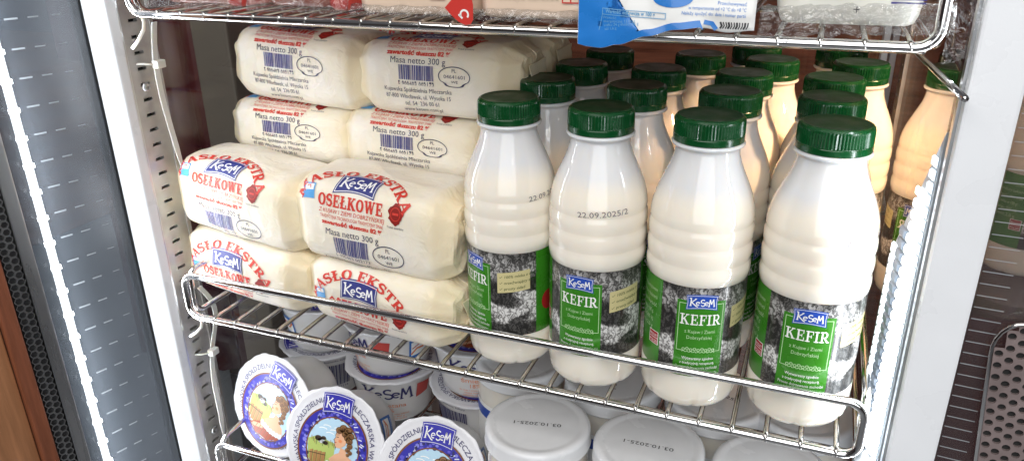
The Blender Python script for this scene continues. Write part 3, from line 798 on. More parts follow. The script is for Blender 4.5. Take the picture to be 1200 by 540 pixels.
def make_butter(seed, shift):
    t = thing('butter_roll', 'x', 'butter', 'paper wrapped butter rolls')
    make_butter_mesh('b', seed).build('wrapper', MATS['butter_paper'], t)
    def fn(x, y, off):
        return butter_P(x / 1000., ang_of(shift - y), off + .00045, seed)
    P_B.build(t, fn, 2.5, 'yx')
    return t
B_top = make_butter(1, 33); B_front = make_butter(2, 54); B_back = make_butter(3, 14)
ZS = .0002
rolls = [ # proto, x, y, z bottom, z top, yaw deg, roll about Y
 (B_front, .0120, .0580, .000, .055, -8, 1.0, 'butter roll lying on the wire shelf at the left corner behind the rail'),
 (B_front, .1425, .0460, .000, .055, -8, .5, 'butter roll lying on the wire shelf next to the first kefir bottle'),
 (B_top, .0135, .0590, .053, .115, -7, 3.0, 'front left butter roll on the second layer, cable tie hanging over it'),
 (B_top, .1390, .0490, .051, .119, -3, 2.0, 'front centre butter roll with blue emblem on top, closest to the bottles'),
 (B_back, .0220, .1280, .098, .150, -2, 1.0, 'dim butter roll behind the front left one, third layer of the left stack'),
 (B_back, .1400, .1200, .098, .151, -2, 1.0, 'butter roll just behind and above the front centre one, third layer'),
 (B_back, .0340, .1270, .149, .208, -4, 2.0, 'top butter roll of the left stack with barcode towards the front'),
 (B_back, .1600, .1200, .150, .207, -1, .0, 'top butter roll of the right stack just left of a green cap'),
 (B_front, .0760, .2000, .150, .209, 8, .0, 'rear butter roll peeping over the top left roll under the upper shelf'),
 (B_back, .1580, .1920, .150, .206, -3, .0, 'rear butter roll peeping over the top right roll near the back bottles'),
]
used = set()
def put(proto, x, y, z0, z1, yaw, rl, label):
    o = proto if proto.name not in used else copy_tree(proto)
    used.add(proto.name)
    o.location = (x, y, ZS + (z0 + z1) / 2); o.scale = (1, 1, (z1 - z0) / (2 * BB)); o.rotation_euler = (0, R_(rl), R_(yaw)); o['label'] = label
    return o
for r in rolls: put(*r)
for (x, y, l) in ((.015, .1295, 0), (.150, .1255, 0), (.018, .1300, 1), (.150, .1250, 1), (.055, .2000, 0), (.170, .1960, 0), (.060, .2010, 1), (.171, .1960, 1), (.065, .2010, 2), (.172, .1960, 2)):
    put(B_back, x, y, l * .0495, l * .0495 + .0495, -2, 0, 'paper wrapped butter roll hidden low in the rear stacks')

# ------------------------------------------------------------------ kefir bottles
PROF = [(.0, .0010), (.020, .0010), (.0240, .0), (.0275, .0014), (.0296, .0045), (.0305, .0095), (.0308, .0200), (.0308, .0242), (.0303, .0250), (.0303, .0400), (.0303, .0550), (.0303, .0700),
        (.0303, .0858), (.0309, .0868), (.0313, .0905), (.0312, .0940), (.0306, .0965), (.0306, .0975), (.0312, .1000), (.0313, .1035), (.0311, .1065), (.03055, .1085), (.03055, .1096),
        (.0311, .1120), (.0311, .1150), (.0308, .1178), (.0303, .1196), (.0303, .1206), (.0306, .1222), (.0303, .1255), (.0295, .1300), (.0281, .1350), (.0262, .1400), (.0240, .1450), (.0217, .1500),
        (.0198, .1548), (.0187, .1590), (.0183, .1625), (.0183, .1640), (.0205, .1648), (.0209, .1655), (.0209, .1664), (.0195, .1670), (.0175, .1672)]
def prof_r(z):
    for (r0, z0), (r1, z1) in zip(PROF[6:], PROF[7:]):
        if z0 <= z <= z1 and z1 > z0: return r0 + (r1 - r0) * (z - z0) / (z1 - z0)
    return .03
def milk_mat():
    m = mat('milk_plastic', (.88, .82, .72), .045, sss=.6, sssr=(.010, .008, .006), coat=.4, spec=.5, bump=.03, bscale=45)
    m.node_tree.nodes['Principled BSDF'].inputs['Coat Roughness'].default_value = .03
    nt = m.node_tree; b = nt.nodes['Principled BSDF']; tc = nt.nodes.new('ShaderNodeTexCoord'); s = nt.nodes.new('ShaderNodeSeparateXYZ')
    nt.links.new(tc.outputs['Object'], s.inputs[0])
    n = nt.nodes.new('ShaderNodeTexNoise'); n.inputs['Scale'].default_value = 60; n.inputs['Detail'].default_value = 4; nt.links.new(tc.outputs['Object'], n.inputs['Vector'])
    a = nt.nodes.new('ShaderNodeMath'); a.operation = 'MULTIPLY_ADD'; a.inputs[1].default_value = .008; nt.links.new(n.outputs[0], a.inputs[0]); nt.links.new(s.outputs['Z'], a.inputs[2])
    r = nt.nodes.new('ShaderNodeValToRGB'); e = r.color_ramp.elements
    mr = nt.nodes.new('ShaderNodeMapRange'); mr.inputs[1].default_value = 0; mr.inputs[2].default_value = .18; nt.links.new(a.outputs[0], mr.inputs[0]); nt.links.new(mr.outputs[0], r.inputs[0])
    e[0].position = .76; e[0].color = (.88, .82, .72, 1); e[1].position = .82; e[1].color = (.74, .74, .745, 1)
    nt.links.new(r.outputs[0], b.inputs['Base Color'])
milk_mat()
mat('cap_green', (.0022, .055, .0135), .22, spec=.5, coat=.15, var=.08, vscale=150)
mat('cap_green_top', (.002, .034, .010), .36, spec=.45, var=.18, vscale=90, bump=.05, bscale=500)
mat('l_green', (.038, .215, .013), .28, coat=.3, var=.10, vscale=70); mat('l_note', (.62, .55, .28), .35); mat('l_frame', (.45, .62, .30), .35)
mat('l_blue', (.02, .075, .42), .3); mat('l_white', (.88, .88, .86), .3); mat('l_pale', (.45, .66, .36), .35); mat('l_red', (.40, .015, .02), .35); mat('l_dark', (.018, .060, .012), .35)
def photo_mat():
    m = bpy.data.materials.new('l_photo'); m.use_nodes = True; nt = m.node_tree; b = nt.nodes['Principled BSDF']
    b.inputs['Roughness'].default_value = .3; b.inputs['Coat Weight'].default_value = .3
    uv = nt.nodes.new('ShaderNodeUVMap')
    n1 = nt.nodes.new('ShaderNodeTexNoise'); n1.inputs['Scale'].default_value = 1.05; n1.inputs['Detail'].default_value = 8; n1.inputs['Roughness'].default_value = .78; n1.inputs['Distortion'].default_value = 1.1
    n2 = nt.nodes.new('ShaderNodeTexNoise'); n2.inputs['Scale'].default_value = .062; n2.inputs['Detail'].default_value = 2; n2.inputs['Distortion'].default_value = .6
    nt.links.new(uv.outputs[0], n1.inputs['Vector']); nt.links.new(uv.outputs[0], n2.inputs['Vector'])
    s = nt.nodes.new('ShaderNodeSeparateXYZ'); nt.links.new(uv.outputs[0], s.inputs[0])
    # bare branches: stretched thin dark veins
    v = nt.nodes.new('ShaderNodeTexVoronoi'); v.feature = 'DISTANCE_TO_EDGE'; v.inputs['Scale'].default_value = .33; 
    mp = nt.nodes.new('ShaderNodeMapping'); mp.inputs['Scale'].default_value = (1, .55, 1); mp.inputs['Rotation'].default_value = (0, 0, .5)
    nd = nt.nodes.new('ShaderNodeMix'); nd.data_type = 'RGBA'; nd.inputs['Factor'].default_value = .35
    nt.links.new(uv.outputs[0], mp.inputs[0]); nt.links.new(mp.outputs[0], nd.inputs['A'])
    n3 = nt.nodes.new('ShaderNodeTexNoise'); n3.inputs['Scale'].default_value = .25; n3.inputs['Detail'].default_value = 4
    nt.links.new(uv.outputs[0], n3.inputs['Vector'])
    sc_ = nt.nodes.new('ShaderNodeVectorMath'); sc_.operation = 'MULTIPLY_ADD'; sc_.inputs[1].default_value = (9, 9, 0)
    nt.links.new(n3.outputs['Color'], sc_.inputs[0]); nt.links.new(mp.outputs[0], sc_.inputs[2])
    nt.links.new(sc_.outputs[0], v.inputs['Vector'])
    vr = nt.nodes.new('ShaderNodeMapRange'); vr.inputs[1].default_value = .0; vr.inputs[2].default_value = .16; vr.inputs[3].default_value = -.35; vr.inputs[4].default_value = .10
    nt.links.new(v.outputs['Distance'], vr.inputs[0])
    a1 = nt.nodes.new('ShaderNodeMath'); a1.operation = 'MULTIPLY_ADD'; a1.inputs[1].default_value = 1.0
    nt.links.new(n1.outputs[0], a1.inputs[0]); nt.links.new(vr.outputs[0], a1.inputs[2])
    # height on the label: pale sky with branches, dark wood edge, bright water, dark bank
    hr = nt.nodes.new('ShaderNodeValToRGB'); hm = nt.nodes.new('ShaderNodeMapRange'); hm.inputs[1].default_value = 25; hm.inputs[2].default_value = 86
    wob = nt.nodes.new('ShaderNodeMath'); wob.operation = 'MULTIPLY_ADD'; wob.inputs[1].default_value = 34.; 
    wc = nt.nodes.new('ShaderNodeMath'); wc.operation = 'SUBTRACT'; wc.inputs[1].default_value = .5; nt.links.new(n2.outputs[0], wc.inputs[0]); nt.links.new(wc.outputs[0], wob.inputs[0]); nt.links.new(s.outputs['Y'], wob.inputs[2])
    nt.links.new(wob.outputs[0], hm.inputs[0]); nt.links.new(hm.outputs[0], hr.inputs[0])
    E_ = hr.color_ramp.elements; E_[0].position = 0; E_[0].color = (.10,)*3 + (1,); E_[1].position = 1; E_[1].color = (.22,)*3 + (1,)
    for p_, c_ in ((.16, .16), (.24, .62), (.40, .72), (.48, .12), (.62, .06), (.72, .40), (.84, .52)):
        q = hr.color_ramp.elements.new(p_); q.color = (c_,)*3 + (1,)
    a2 = nt.nodes.new('ShaderNodeMath'); a2.operation = 'MULTIPLY_ADD'; a2.inputs[1].default_value = .95
    nt.links.new(a1.outputs[0], a2.inputs[0]); a2.inputs[2].default_value = -.42
    a3 = nt.nodes.new('ShaderNodeMath'); a3.operation = 'ADD'; nt.links.new(a2.outputs[0], a3.inputs[0]); nt.links.new(hr.outputs[0], a3.inputs[1])
    r = nt.nodes.new('ShaderNodeValToRGB'); e = r.color_ramp.elements
    e[0].position = .10; e[0].color = (.020, .019, .018, 1); e[1].position = .82; e[1].color = (.74, .73, .72, 1)
    k = r.color_ramp.elements.new(.45); k.color = (.15, .145, .14, 1)
    nt.links.new(a3.outputs[0], r.inputs[0]); nt.links.new(r.outputs[0], b.inputs['Base Color']); MATS['l_photo'] = m
photo_mat()
RL = .0303
LP = Print(); H0, H1 = 25.2, 85.6
LP.rect('label', -96, H0, 94, H1, 'l_photo', 0)
LP.rect('side_panel', -56, H0, -25, H1, 'l_green', 1); LP.rect('seal_panel', 46, H0, 74, H1, 'l_green', 1)
for yy in range(6):
    LP.text('side_panel', ('Skład: mleko pasteryzowane', 'żywe kultury bakterii', 'mlekowych. Wartość', 'odżywcza w 100 g:', 'energia 205 kJ', 'tłuszcz 2,0 g')[yy], -41, 76 - yy * 5.2, 3.6, 'l_pale', 2, fit=24 if yy < 3 else 18)
LP.rect('side_panel', -34.5, 40, -26, 49, 'l_white', 2); LP.rect('side_panel', -34, 44.6, -26.5, 48.6, 'l_red', 3); LP.rect('side_panel', -34, 40.4, -26.5, 44.2, 'l_red', 3)
LP.text('side_panel', 'PRODUKT', -30.2, 45.4, 2.6, 'l_white', 4, fit=6.6); LP.text('side_panel', 'POLSKI', -30.2, 41.0, 3.2, 'l_white', 4, fit=6.6)
LP.ell('seal_panel', 57, 47, 6.2, 7.2, 'l_red', 2)
LP.rect('front_panel', -14.5, H0, 14.5, 77.0, 'l_green', 1)
LP.line('front_panel', [(-7, 75), (-13, 75), (-13, 43), (-9.5, 43)], .4, 'l_pale', 2); LP.line('front_panel', [(7, 75), (13, 75), (13, 43), (9.5, 43)], .4, 'l_pale', 2)
LP.logo('emblem', 0, 76.0, 18.5, 9.6, 'l_blue', 'l_white', 3)
LP.slab('lettering', 'KEFIR', 0, 61.0, 7.2, 'l_white', 2, fit=24.5, thin=.72)
LP.text('lettering', 'z Kujaw i Ziemi', 0, 55.5, 3.3, 'l_pale', 2, fit=18); LP.text('lettering', 'Dobrzyńskiej', 0, 51.4, 3.3, 'l_pale', 2, fit=15)
for i in range(9):      # small floral border
    cx_ = -8.8 + i * 2.2
    LP.line('ornament', arcpts(cx_, 44.0 + .6 * (i % 2), .85, .85, 0, 360, 8)[:-1], .42, 'l_pale', 2, True)
    LP.line('ornament', [(cx_ - .9, 42.3), (cx_ + .2, 43.1), (cx_ + 1.1, 42.1)], .4, 'l_pale', 2)
for i, s_ in enumerate(('Wytwarzany zgodnie', 'z tradycyjną recepturą.', 'Proces dojrzewania zachodzi', 'w każdej zamkniętej butelce.')):
    LP.text('lettering', s_, 0, 37.2 - i * 3.3, 2.7, 'l_white', 2, fit=(19, 21, 25.5, 25)[i])
LP.poly('note', [(19.5, 57), (41.5, 59.5), (41.5, 74), (19.5, 71.5)], 'l_note', 1)
for i, s_ in enumerate(('✓ 100% mleka z okolic', '✓ orzeźwiający smak', '✓ prosty skład')):
    LP.text('note', s_, 21, 67.6 - i * 4.3, 2.9, 'l_dark', 2, align='L', shear=.2, rot=6)
DATE = Print(); DATE.text('date_print', '22.09.2025/2', 0, 121.5, 5.0, 'p_date', 0, fit=31, rot=4)

def make_bottle():
    t = thing('kefir_bottle', 'x', 'bottle', 'kefir bottles with green caps on the middle shelf')
    nn = 72
    def rf(r, z, a):
        if z < .014 and r > .02:
            k = 0.
            for j in range(6):
                d = (a - (j + .5) * math.pi / 3 + math.pi) % (2*math.pi) - math.pi
                k += math.exp(-(d / .055) ** 2)
            return r - .0016 * k * (1 - z / .014)
        return r
    mb = MB().lathe(PROF, 96, rfun=rf, cap=False)
    mb.build('body', MATS['milk_plastic'], t)
    # ribbed screw cap
    cp = MB(); N = 144
    def cr(r, z, a):
        if .1715 < z < .1795 and r > .0190: return r - (.00050 if int(round(a / (2*math.pi/N))) % 2 else 0)
        return r
    cp.lathe([(.0192, .16705), (.0200, .1671), (.02025, .1675), (.02025, .1706), (.0201, .1709), (.0201, .1712), (.02025, .1716), (.02015, .1790), (.0198, .1802), (.0190, .1812), (.0178, .1817)], N, rfun=cr, cap=False)
    cp.sm = [False] * len(cp.sm)
    cap = cp.build('cap', MATS['cap_green'], t)
    MB().lathe([(.0178, .1817), (.0172, .18165), (.0165, .1814), (.010, .1814), (0, .1814)], 64, cap=False).build('cap_disc', MATS['cap_green_top'], cap)
    def fn(x, y, off):
        a = -math.pi / 2 + x / 1000. / RL; r = RL + off + .00006
        return Vector((r * math.cos(a), r * math.sin(a), y / 1000.))
    parts = LP.build(t, fn, 3.0, 'x')
    for k in ('seal_panel', 'side_panel', 'front_panel', 'emblem', 'lettering', 'ornament', 'note'):
        parts[k].parent = parts['label']
    def fd(x, y, off):
        z = y / 1000.; r = prof_r(z) + .00018; a = -math.pi / 2 + x / 1000. / .0302
        return Vector((r * math.cos(a), r * math.sin(a), z))
    DATE.build(t, fd, 2.0, 'xy')
    return t
bot = make_bottle(); bot_used = [False]
cap_px = {}
def bottle(x, y, spin, label, date=None, z=0.0004, lean=(0, 0), group=None):
    o = bot if not bot_used[0] else copy_tree(bot)
    bot_used[0] = True
    o.location = (x, y, z); o.scale = (1.012, 1.012, 1.012); o.rotation_euler = (R_(lean[0]), R_(lean[1]), R_(spin)); o['label'] = label
    for c in kids(o):
        if c.name.startswith('date_print'):
            c.rotation_euler = (0, 0, R_((date if date is not None else random.Random(int(x*1e4)).uniform(60, 300)) - spin))
    return o
def face(x, y): return math.degrees(math.atan2(CAM.x - x, -(CAM.y - y)))     # spin that turns the label centre to the camera
SPOT = [ # x, y, spin rel. to camera, date angle rel. to camera, label
 (.2385, .0410, -55, 52, 'leftmost front kefir bottle, right beside the butter, label turned left'),
 (.3015, .0350, -20, 6, 'second front kefir bottle with its date printed across the shoulder'),
 (.3665, .0350, 9, 120, 'third front kefir bottle with no date showing'),
 (.4345, .0385, 3, 57, 'rightmost and largest front kefir bottle at the shelf end'),
 (.2420, .1060, 15, None, 'kefir bottle directly behind the leftmost front bottle'),
 (.2490, .1690, 60, None, 'dark capped kefir bottle third in the leftmost column'),
 (.2545, .2340, 100, None, 'dim kefir bottle at the back end of the leftmost column'),
 (.3080, .1025, 40, None, 'kefir bottle directly behind the second front bottle'),
 (.3100, .1660, -80, None, 'brownish shaded kefir bottle third in the second column'),
 (.3300, .2370, 30, None, 'dim kefir bottle at the back between second and third columns'),
 (.3700, .1040, 70, None, 'warmly lit kefir bottle directly behind the third front bottle'),
 (.3720, .1670, -60, None, 'orange lit kefir bottle third in the third column'),
 (.3870, .2290, 20, None, 'orange lit kefir bottle fourth in the third column'),
 (.3700, .2890, 140, None, 'rearmost kefir bottle of the third column, cap under the upper shelf'),
 (.4320, .1050, 160, None, 'kefir bottle directly behind the rightmost front bottle'),
 (.4330, .1690, -90, None, 'kefir bottle third in the rightmost column, only its cap showing'),
 (.4515, .2330, 28, None, 'peach lit kefir bottle standing right, by the glass side wall'),
 (.4380, .2960, 15, None, 'rearmost kefir bottle of the rightmost column under the upper shelf'),
]
for (x, y, sp_, dt, lab) in SPOT:
    fc = face(x, y)
    bottle(x, y, fc + sp_, lab, None if dt is None else fc + dt)
o = bottle(.600, .300, face(.600, .300) + 44, 'kefir bottle beyond the right white post, seen through the dark glass', z=.0082)
o['group'] = 'kefir bottle in the next cooler'

# ------------------------------------------------------------------ cups of cream with illustrated lids
mat('cup_white', (.70, .69, .68), .30, sss=.2, coat=.2, bump=.03, bscale=200); mat('foil_white', (.74, .74, .77), .32, coat=.2, bump=.12, bscale=160, bdetail=2)
mat('c_violet', (.032, .030, .36), .35); mat('c_navy', (.025, .022, .12), .4); mat('c_brown', (.20, .07, .02), .4); mat('c_sky', (.46, .66, .80), .4)
mat('c_field', (.42, .52, .14), .4); mat('c_skin', (.74, .42, .26), .4); mat('c_hair', (.16, .075, .03), .4); mat('c_hair2', (.33, .17, .06), .4); mat('c_dress', (.36, .06, .022), .4)
mat('c_ruffle', (.70, .74, .80), .4); mat('c_fence', (.42, .22, .08), .4); mat('c_line', (.05, .03, .02), .4); mat('c_orange', (.75, .25, .10), .4); mat('c_rose', (.50, .06, .05), .4); mat('c_grape', (.10, .09, .55), .4)
mat('c_leaf', (.10, .17, .05), .4); mat('c_lilac', (.22, .22, .68), .4); mat('c_blue', (.03, .16, .50), .4)
LR = 45.5
LD = Print()
def around(Rr, a0):       # bend a line of text round the lid; a0 = angle of its centre, clockwise from the top
    def tf(x, y):
        a = R_(a0) + x / Rr
        return ((Rr + y) * math.sin(a), (Rr + y) * math.cos(a))
    return tf
LD.text('lettering', 'KUJAWSKA', 0, -2, 6.4, 'c_navy', 1, tf=around(36.5, -112), fit=34)
LD.text('lettering', 'SPÓŁDZIELNIA', 0, -2, 6.4, 'c_navy', 1, tf=around(36.5, -51), fit=41)
LD.text('rim_lettering', 'MLECZARSKA', 0, -2, 6.4, 'c_navy', 1, tf=around(36.5, 51), fit=42)
LD.text('rim_lettering', 'WŁOCŁAWEK', 0, -2, 6.4, 'c_navy', 1, tf=around(36.5, 115), fit=36)
LD.line('picture', arcpts(0, -4, 30, 32, 0, 360, 48)[:-1], 1.3, 'c_brown', 4, True)
LD.ell('picture', 0, -4, 29.6, 31.6, 'c_violet', 1, 44)
rg = random.Random(5)
for k in range(120):       # grapes and leaves in the border
    a = 2 * math.pi * k / 120 + rg.uniform(-.05, .05); q = rg.uniform(.77, .96)
    if rg.random() < .25: LD.line('picture', [(29*q*math.cos(a), -4+31*q*math.sin(a)), (29*(q-.10)*math.cos(a+.08), -4+31*(q-.1)*math.sin(a+.08))], .9, 'c_ruffle', 2)
    else: LD.ell('picture', 29*q*math.cos(a), -4+31*q*math.sin(a), rg.uniform(.9, 2.0), rg.uniform(.9, 1.9), ('c_grape', 'c_navy', 'c_lilac')[k % 3], 2 + k % 2, 9)
LD.line('picture', arcpts(0, -5, 22.6, 25.2, 0, 360, 40)[:-1], 1.0, 'c_brown', 4, True)
def clip_el(pts, cx=0, cy=-5, rx=22.3, ry=24.9):
    out = []
    for (x, y) in pts:
        d = math.hypot((x - cx) / rx, (y - cy) / ry)
        out.append((cx + (x - cx) / max(1, d), cy + (y - cy) / max(1, d)))
    return out
LD.ell('picture', 0, -5, 22.3, 24.9, 'c_sky', 2, 40)
LD.poly('picture', clip_el([(-22, -1), (-14, 3), (-6, 1), (2, 0), (2, -20), (-8, -26), (-20, -16)]), 'c_field', 3)
for (x, y, r_) in ((-13, 1, 3.2), (-10, -.5, 3.0), (-8.5, 2, 2.2), (-6.5, -1.5, 2.4)): LD.ell('picture', x, y, r_, r_ * .7, 'c_line' if r_ != 3.0 else 'c_ruffle', 4, 12)
for x in (-18, -14.2, -10.6, -7): LD.poly('picture', clip_el([(x-1.5, -9 - abs(x) * .05), (x+1.5, -8.5), (x+1.6, -22), (x-1.4, -22)]), 'c_fence', 4); LD.line('picture', [(x+1.7, -8.6), (x+1.7, -21)], .35, 'c_line', 5)
LD.line('picture', [(-20, -11.5), (-5, -11)], .6, 'c_line', 5)
for k in range(16): LD.line('picture', [(-19 + k * 1.4, 2 - (k % 3)), (-18.4 + k * 1.4, -1.5 - (k % 4))], .5, 'c_leaf' if k % 2 else 'c_hair2', 4)
for k in range(6): LD.line('picture', arcpts(-10 + k * 3.2, 9 + 3 * math.sin(k * 2.1), 3.4, 1.2, 10, 170, 6), .7, 'l_white', 3)
# the woman in profile: dress, arm, ruffle, shoulders, neck, head, hair
LD.poly('figure', clip_el([(-7, -19), (-1, -15.5), (12, -15), (20, -17), (18, -24), (8, -31), (-6, -30), (-14, -24)]), 'c_dress', 5)
LD.poly('figure', [(-2, -13), (3, -8), (6, -6.5), (7, -2), (12, -3), (12.5, -7), (17.5, -9.5), (20, -15.5), (10, -17), (1, -16)], 'c_skin', 6)
LD.poly('figure', [(-1, -17), (-3, -19), (-11, -22.5), (-12, -25.0), (-9, -25.4), (0, -22)], 'c_skin', 7)
rfl = []
for i in range(15):
    u = i / 14.; rfl.append((-4 + 24 * u, -14.6 - 2.5 * math.sin(math.pi * u) + .8 * (i % 2)))
for i in range(14, -1, -1):
    u = i / 14.; rfl.append((-4 + 24 * u, -18.2 - 2.5 * math.sin(math.pi * u) - .8 * (i % 2)))
LD.poly('figure', rfl, 'c_ruffle', 8)
for i in range(9): LD.line('figure', [(-2 + 2.4 * i, -15.6 - 2.3 * math.sin(math.pi * i / 9)), (-1.6 + 2.4 * i, -18 - 2.3 * math.sin(math.pi * i / 9))], .4, 'c_sky', 9)
for i in range(7): LD.line('figure', clip_el([(-6 + 3.4 * i, -20), (-8 + 3.6 * i, -28)]), .5, 'c_hair', 9)
LD.poly('figure', [(2.2, 9.5), (1.4, 7), (2.0, 5.4), (.4, 3.0), (1.5, 2.3), (1.2, 1.2), (1.9, .4), (1.6, -1.2), (3.2, -2.8), (6.5, -2.6), (10.5, .5), (12, 6), (8, 12)], 'c_skin', 8)
for (x, y, r_) in ((4, 11.2, 3.0), (7.5, 13.2, 3.6), (11.5, 12.2, 3.6), (14, 8.8, 3.4), (13.6, 4.6, 3.0), (14.5, .8, 2.6), (13.2, -2.4, 2.2), (15.6, -4.2, 1.9), (13.8, -6.2, 1.6), (9.5, 9.5, 3.2), (11.5, 6.5, 2.6)):
    LD.ell('figure', x, y, r_, r_ * .92, 'c_hair', 9, 14); LD.line('figure', arcpts(x, y, r_ * .6, r_ * .55, 20, 220, 8), .55, 'c_hair2', 10)
LD.line('figure', [(2.6, 5.6), (4.4, 5.9)], .6, 'c_line', 10); LD.line('figure', [(2.2, 7.3), (4.8, 7.9)], .45, 'c_hair', 10)
LD.line('figure', [(1.3, 1.2), (3.0, 1.4)], .7, 'c_rose', 10); LD.ell('figure', 6.0, 3.0, 1.6, 1.3, 'c_orange', 9, 10)
LD.line('figure', [(2.2, 9.5), (1.4, 7), (2.0, 5.4), (.4, 3.0), (1.5, 2.3), (1.2, 1.2), (1.9, .4), (1.6, -1.2), (3.2, -2.8)], .35, 'c_line', 10)
for pk in ('picture', 'figure'):
    LD.parts[pk] = [([(a * 1.10, (b + 4) * 1.08 - 5.0) for a, b in v], f, m, l) for v, f, m, l in LD.parts[pk]]
LD.logo('emblem', 0, 32.0, 29, 17.5, 'c_violet', 'l_white', 6)

CH_, CR0, CR1 = .052, .0345, .0425       # cup height, base and rim radius
CS = Print()
for pts, ww in LOGO: CS.line('lettering', [((q[0] - 52) * .50, 26 + q[1] * .42) for q in pts], ww * .52, 'c_navy', 0)
CS.poly('side_patch', [(27, 24), (41, 26), (43, 38), (28, 40)], 'c_rose', 0)
CS.text('lettering', 'śmietana', 2, 17, 7, 'c_orange', 0, fit=30); CS.text('lettering', '18%', 0, 11, 6.5, 'c_orange', 0)
for i in range(3): CS.text('lettering', ('do zup i sosów oraz sałatek', 'masa netto 400 g', 'najlepiej spożyć przed'), 0, 0, 1, 'c_orange', 0) if False else CS.text('lettering', ('do zup i sosów oraz sałatek', 'masa netto 400 g', 'najlepiej spożyć przed')[i], 2, 7.4 - i * 2.9, 2.6, 'c_orange', 0, fit=(36, 26, 30)[i])
CS.rect('side_patch', 60, 12, 84, 36, 'c_blue', 0); CS.rect('side_patch', 62, 18, 82, 33, 'l_white', 1)
CS.line('side_patch', [(62, 20), (68, 25), (76, 24), (82, 30)], 2.0, 'c_orange', 2); CS.line('side_patch', [(63, 26), (70, 29), (80, 28)], 1.2, 'c_rose', 2); CS.text('side_patch', 'Bez konserwantów', 72, 13.6, 2.8, 'l_white', 2, fit=18)
CS.bar('barcode', -78, 12, -42, 38, 'c_navy', 0, 8); CS.text('barcode', '5 900403 001114', -60, 8, 4, 'c_navy', 0, fit=32)
CS.text('barcode', 'SKŁAD: śmietanka, kultury', -60, 42, 3, 'c_navy', 0, fit=34)

def make_cup():
    t = thing('cream_cup', 'x', 'cup', 'white dairy cups on the lowest shelf')
    pr = [(0, .0012), (.028, .0012), (.0300, .0), (.0325, .0008), (CR0, .004), (.0358, .012), (.0392, .034), (.0418, .0480), (CR1, .0500), (.0452, .0506), (.0455, .0512), (.0452, .0518), (.0420, .0520)]
    MB().lathe(pr, 72, cap=False).build('tub', MATS['cup_white'], t)
    lid = MB(); n = 72
    def lf(r, z, a): return r + (.0006 * math.sin(a * 9) + .0004 * math.sin(a * 23 + 1) if r > .044 else 0)
    lid.lathe([(.0466, .0508), (.0470, .0518), (.0466, .0524), (.0440, .0526), (.0425, .0521), (.0400, .0522), (0, .0524)], n, rfun=lf, cap=False)
    lo = lid.build('lid', MATS['foil_white'], t)
    def fl(x, y, off): 
        r = math.hypot(x, y) / 1000.
        z = .0527
        return Vector((-x / 1000. * -1, y / 1000., z + off + .0002))
    parts = LD.build(lo, fl, None)
    def fc(x, y, off):
        z = .003 + y / 1000.; r = .0347 + (z - .004) * (.0418 - .0345) / .044 + off + .00035
        a = -math.pi / 2 + x / 1000. / .038
        return Vector((r * math.cos(a), r * math.sin(a), z))
    CS.build(t, fc, 3.0, 'x')
    return t
cup = make_cup(); cup_used = [False]
def put_cup(M_, label, spin=0):
    o = cup if not cup_used[0] else copy_tree(cup)
    cup_used[0] = True
    o.matrix_world = M_ @ Matrix.Rotation(R_(spin), 4, 'Z'); o['label'] = label
    return o
def lying(center, normal, twist):
    """cup on its side: lid centre and lid normal given, twist of the picture about the normal"""
    n = Vector(normal).normalized(); upv = Vector((0, 0, 1)); x = upv.cross(n).normalized(); y = n.cross(x)
    R3 = Matrix((x, y, n)).transposed().to_4x4()
    return Matrix.Translation(Vector(center)) @ R3 @ Matrix.Rotation(R_(twist), 4, 'Z') @ Matrix.Translation((0, 0, -.0524))
SLZ = -.1630
put_cup(lying((.0080, .0380, -.1095), (-.12, -.95, .27), -20), 'cup lying in the left corner, its picture lid turned to the left')
put_cup(lying((.0800, .0250, -.1190), (.05, -.92, .36), -3), 'cup lying on its side in the middle of the three picture lids')
put_cup(lying((.1720, .0250, -.1260), (.10, -.90, .42), -5), 'cup lying on its side rightmost of the picture lids, next to a jar')
def stand(x, y, z, spin): return Matrix.Translation((x, y, z)) @ Matrix.Rotation(R_(spin), 4, 'Z')
put_cup(stand(.0680, .1480, SLZ, 20), 'lower cup of the stack behind the picture lids, its rim lettering showing')
put_cup(stand(.0700, .1460, SLZ + .0532, -36), 'upright cup with a blue square patch on its side, top of its stack')
put_cup(stand(.1630, .1440, SLZ, 70), 'lower cup of the stack next to the white jar lids')
put_cup(stand(.1640, .1430, SLZ + .0532, 18), 'upright cup with large dark lettering, below the last butter roll')
put_cup(stand(-.0180, .1600, SLZ, 130), 'lower cup standing in the dark at the left wall')
put_cup(stand(-.0150, .1590, SLZ + .0532, -140), 'upper cup standing in the dark at the left wall')

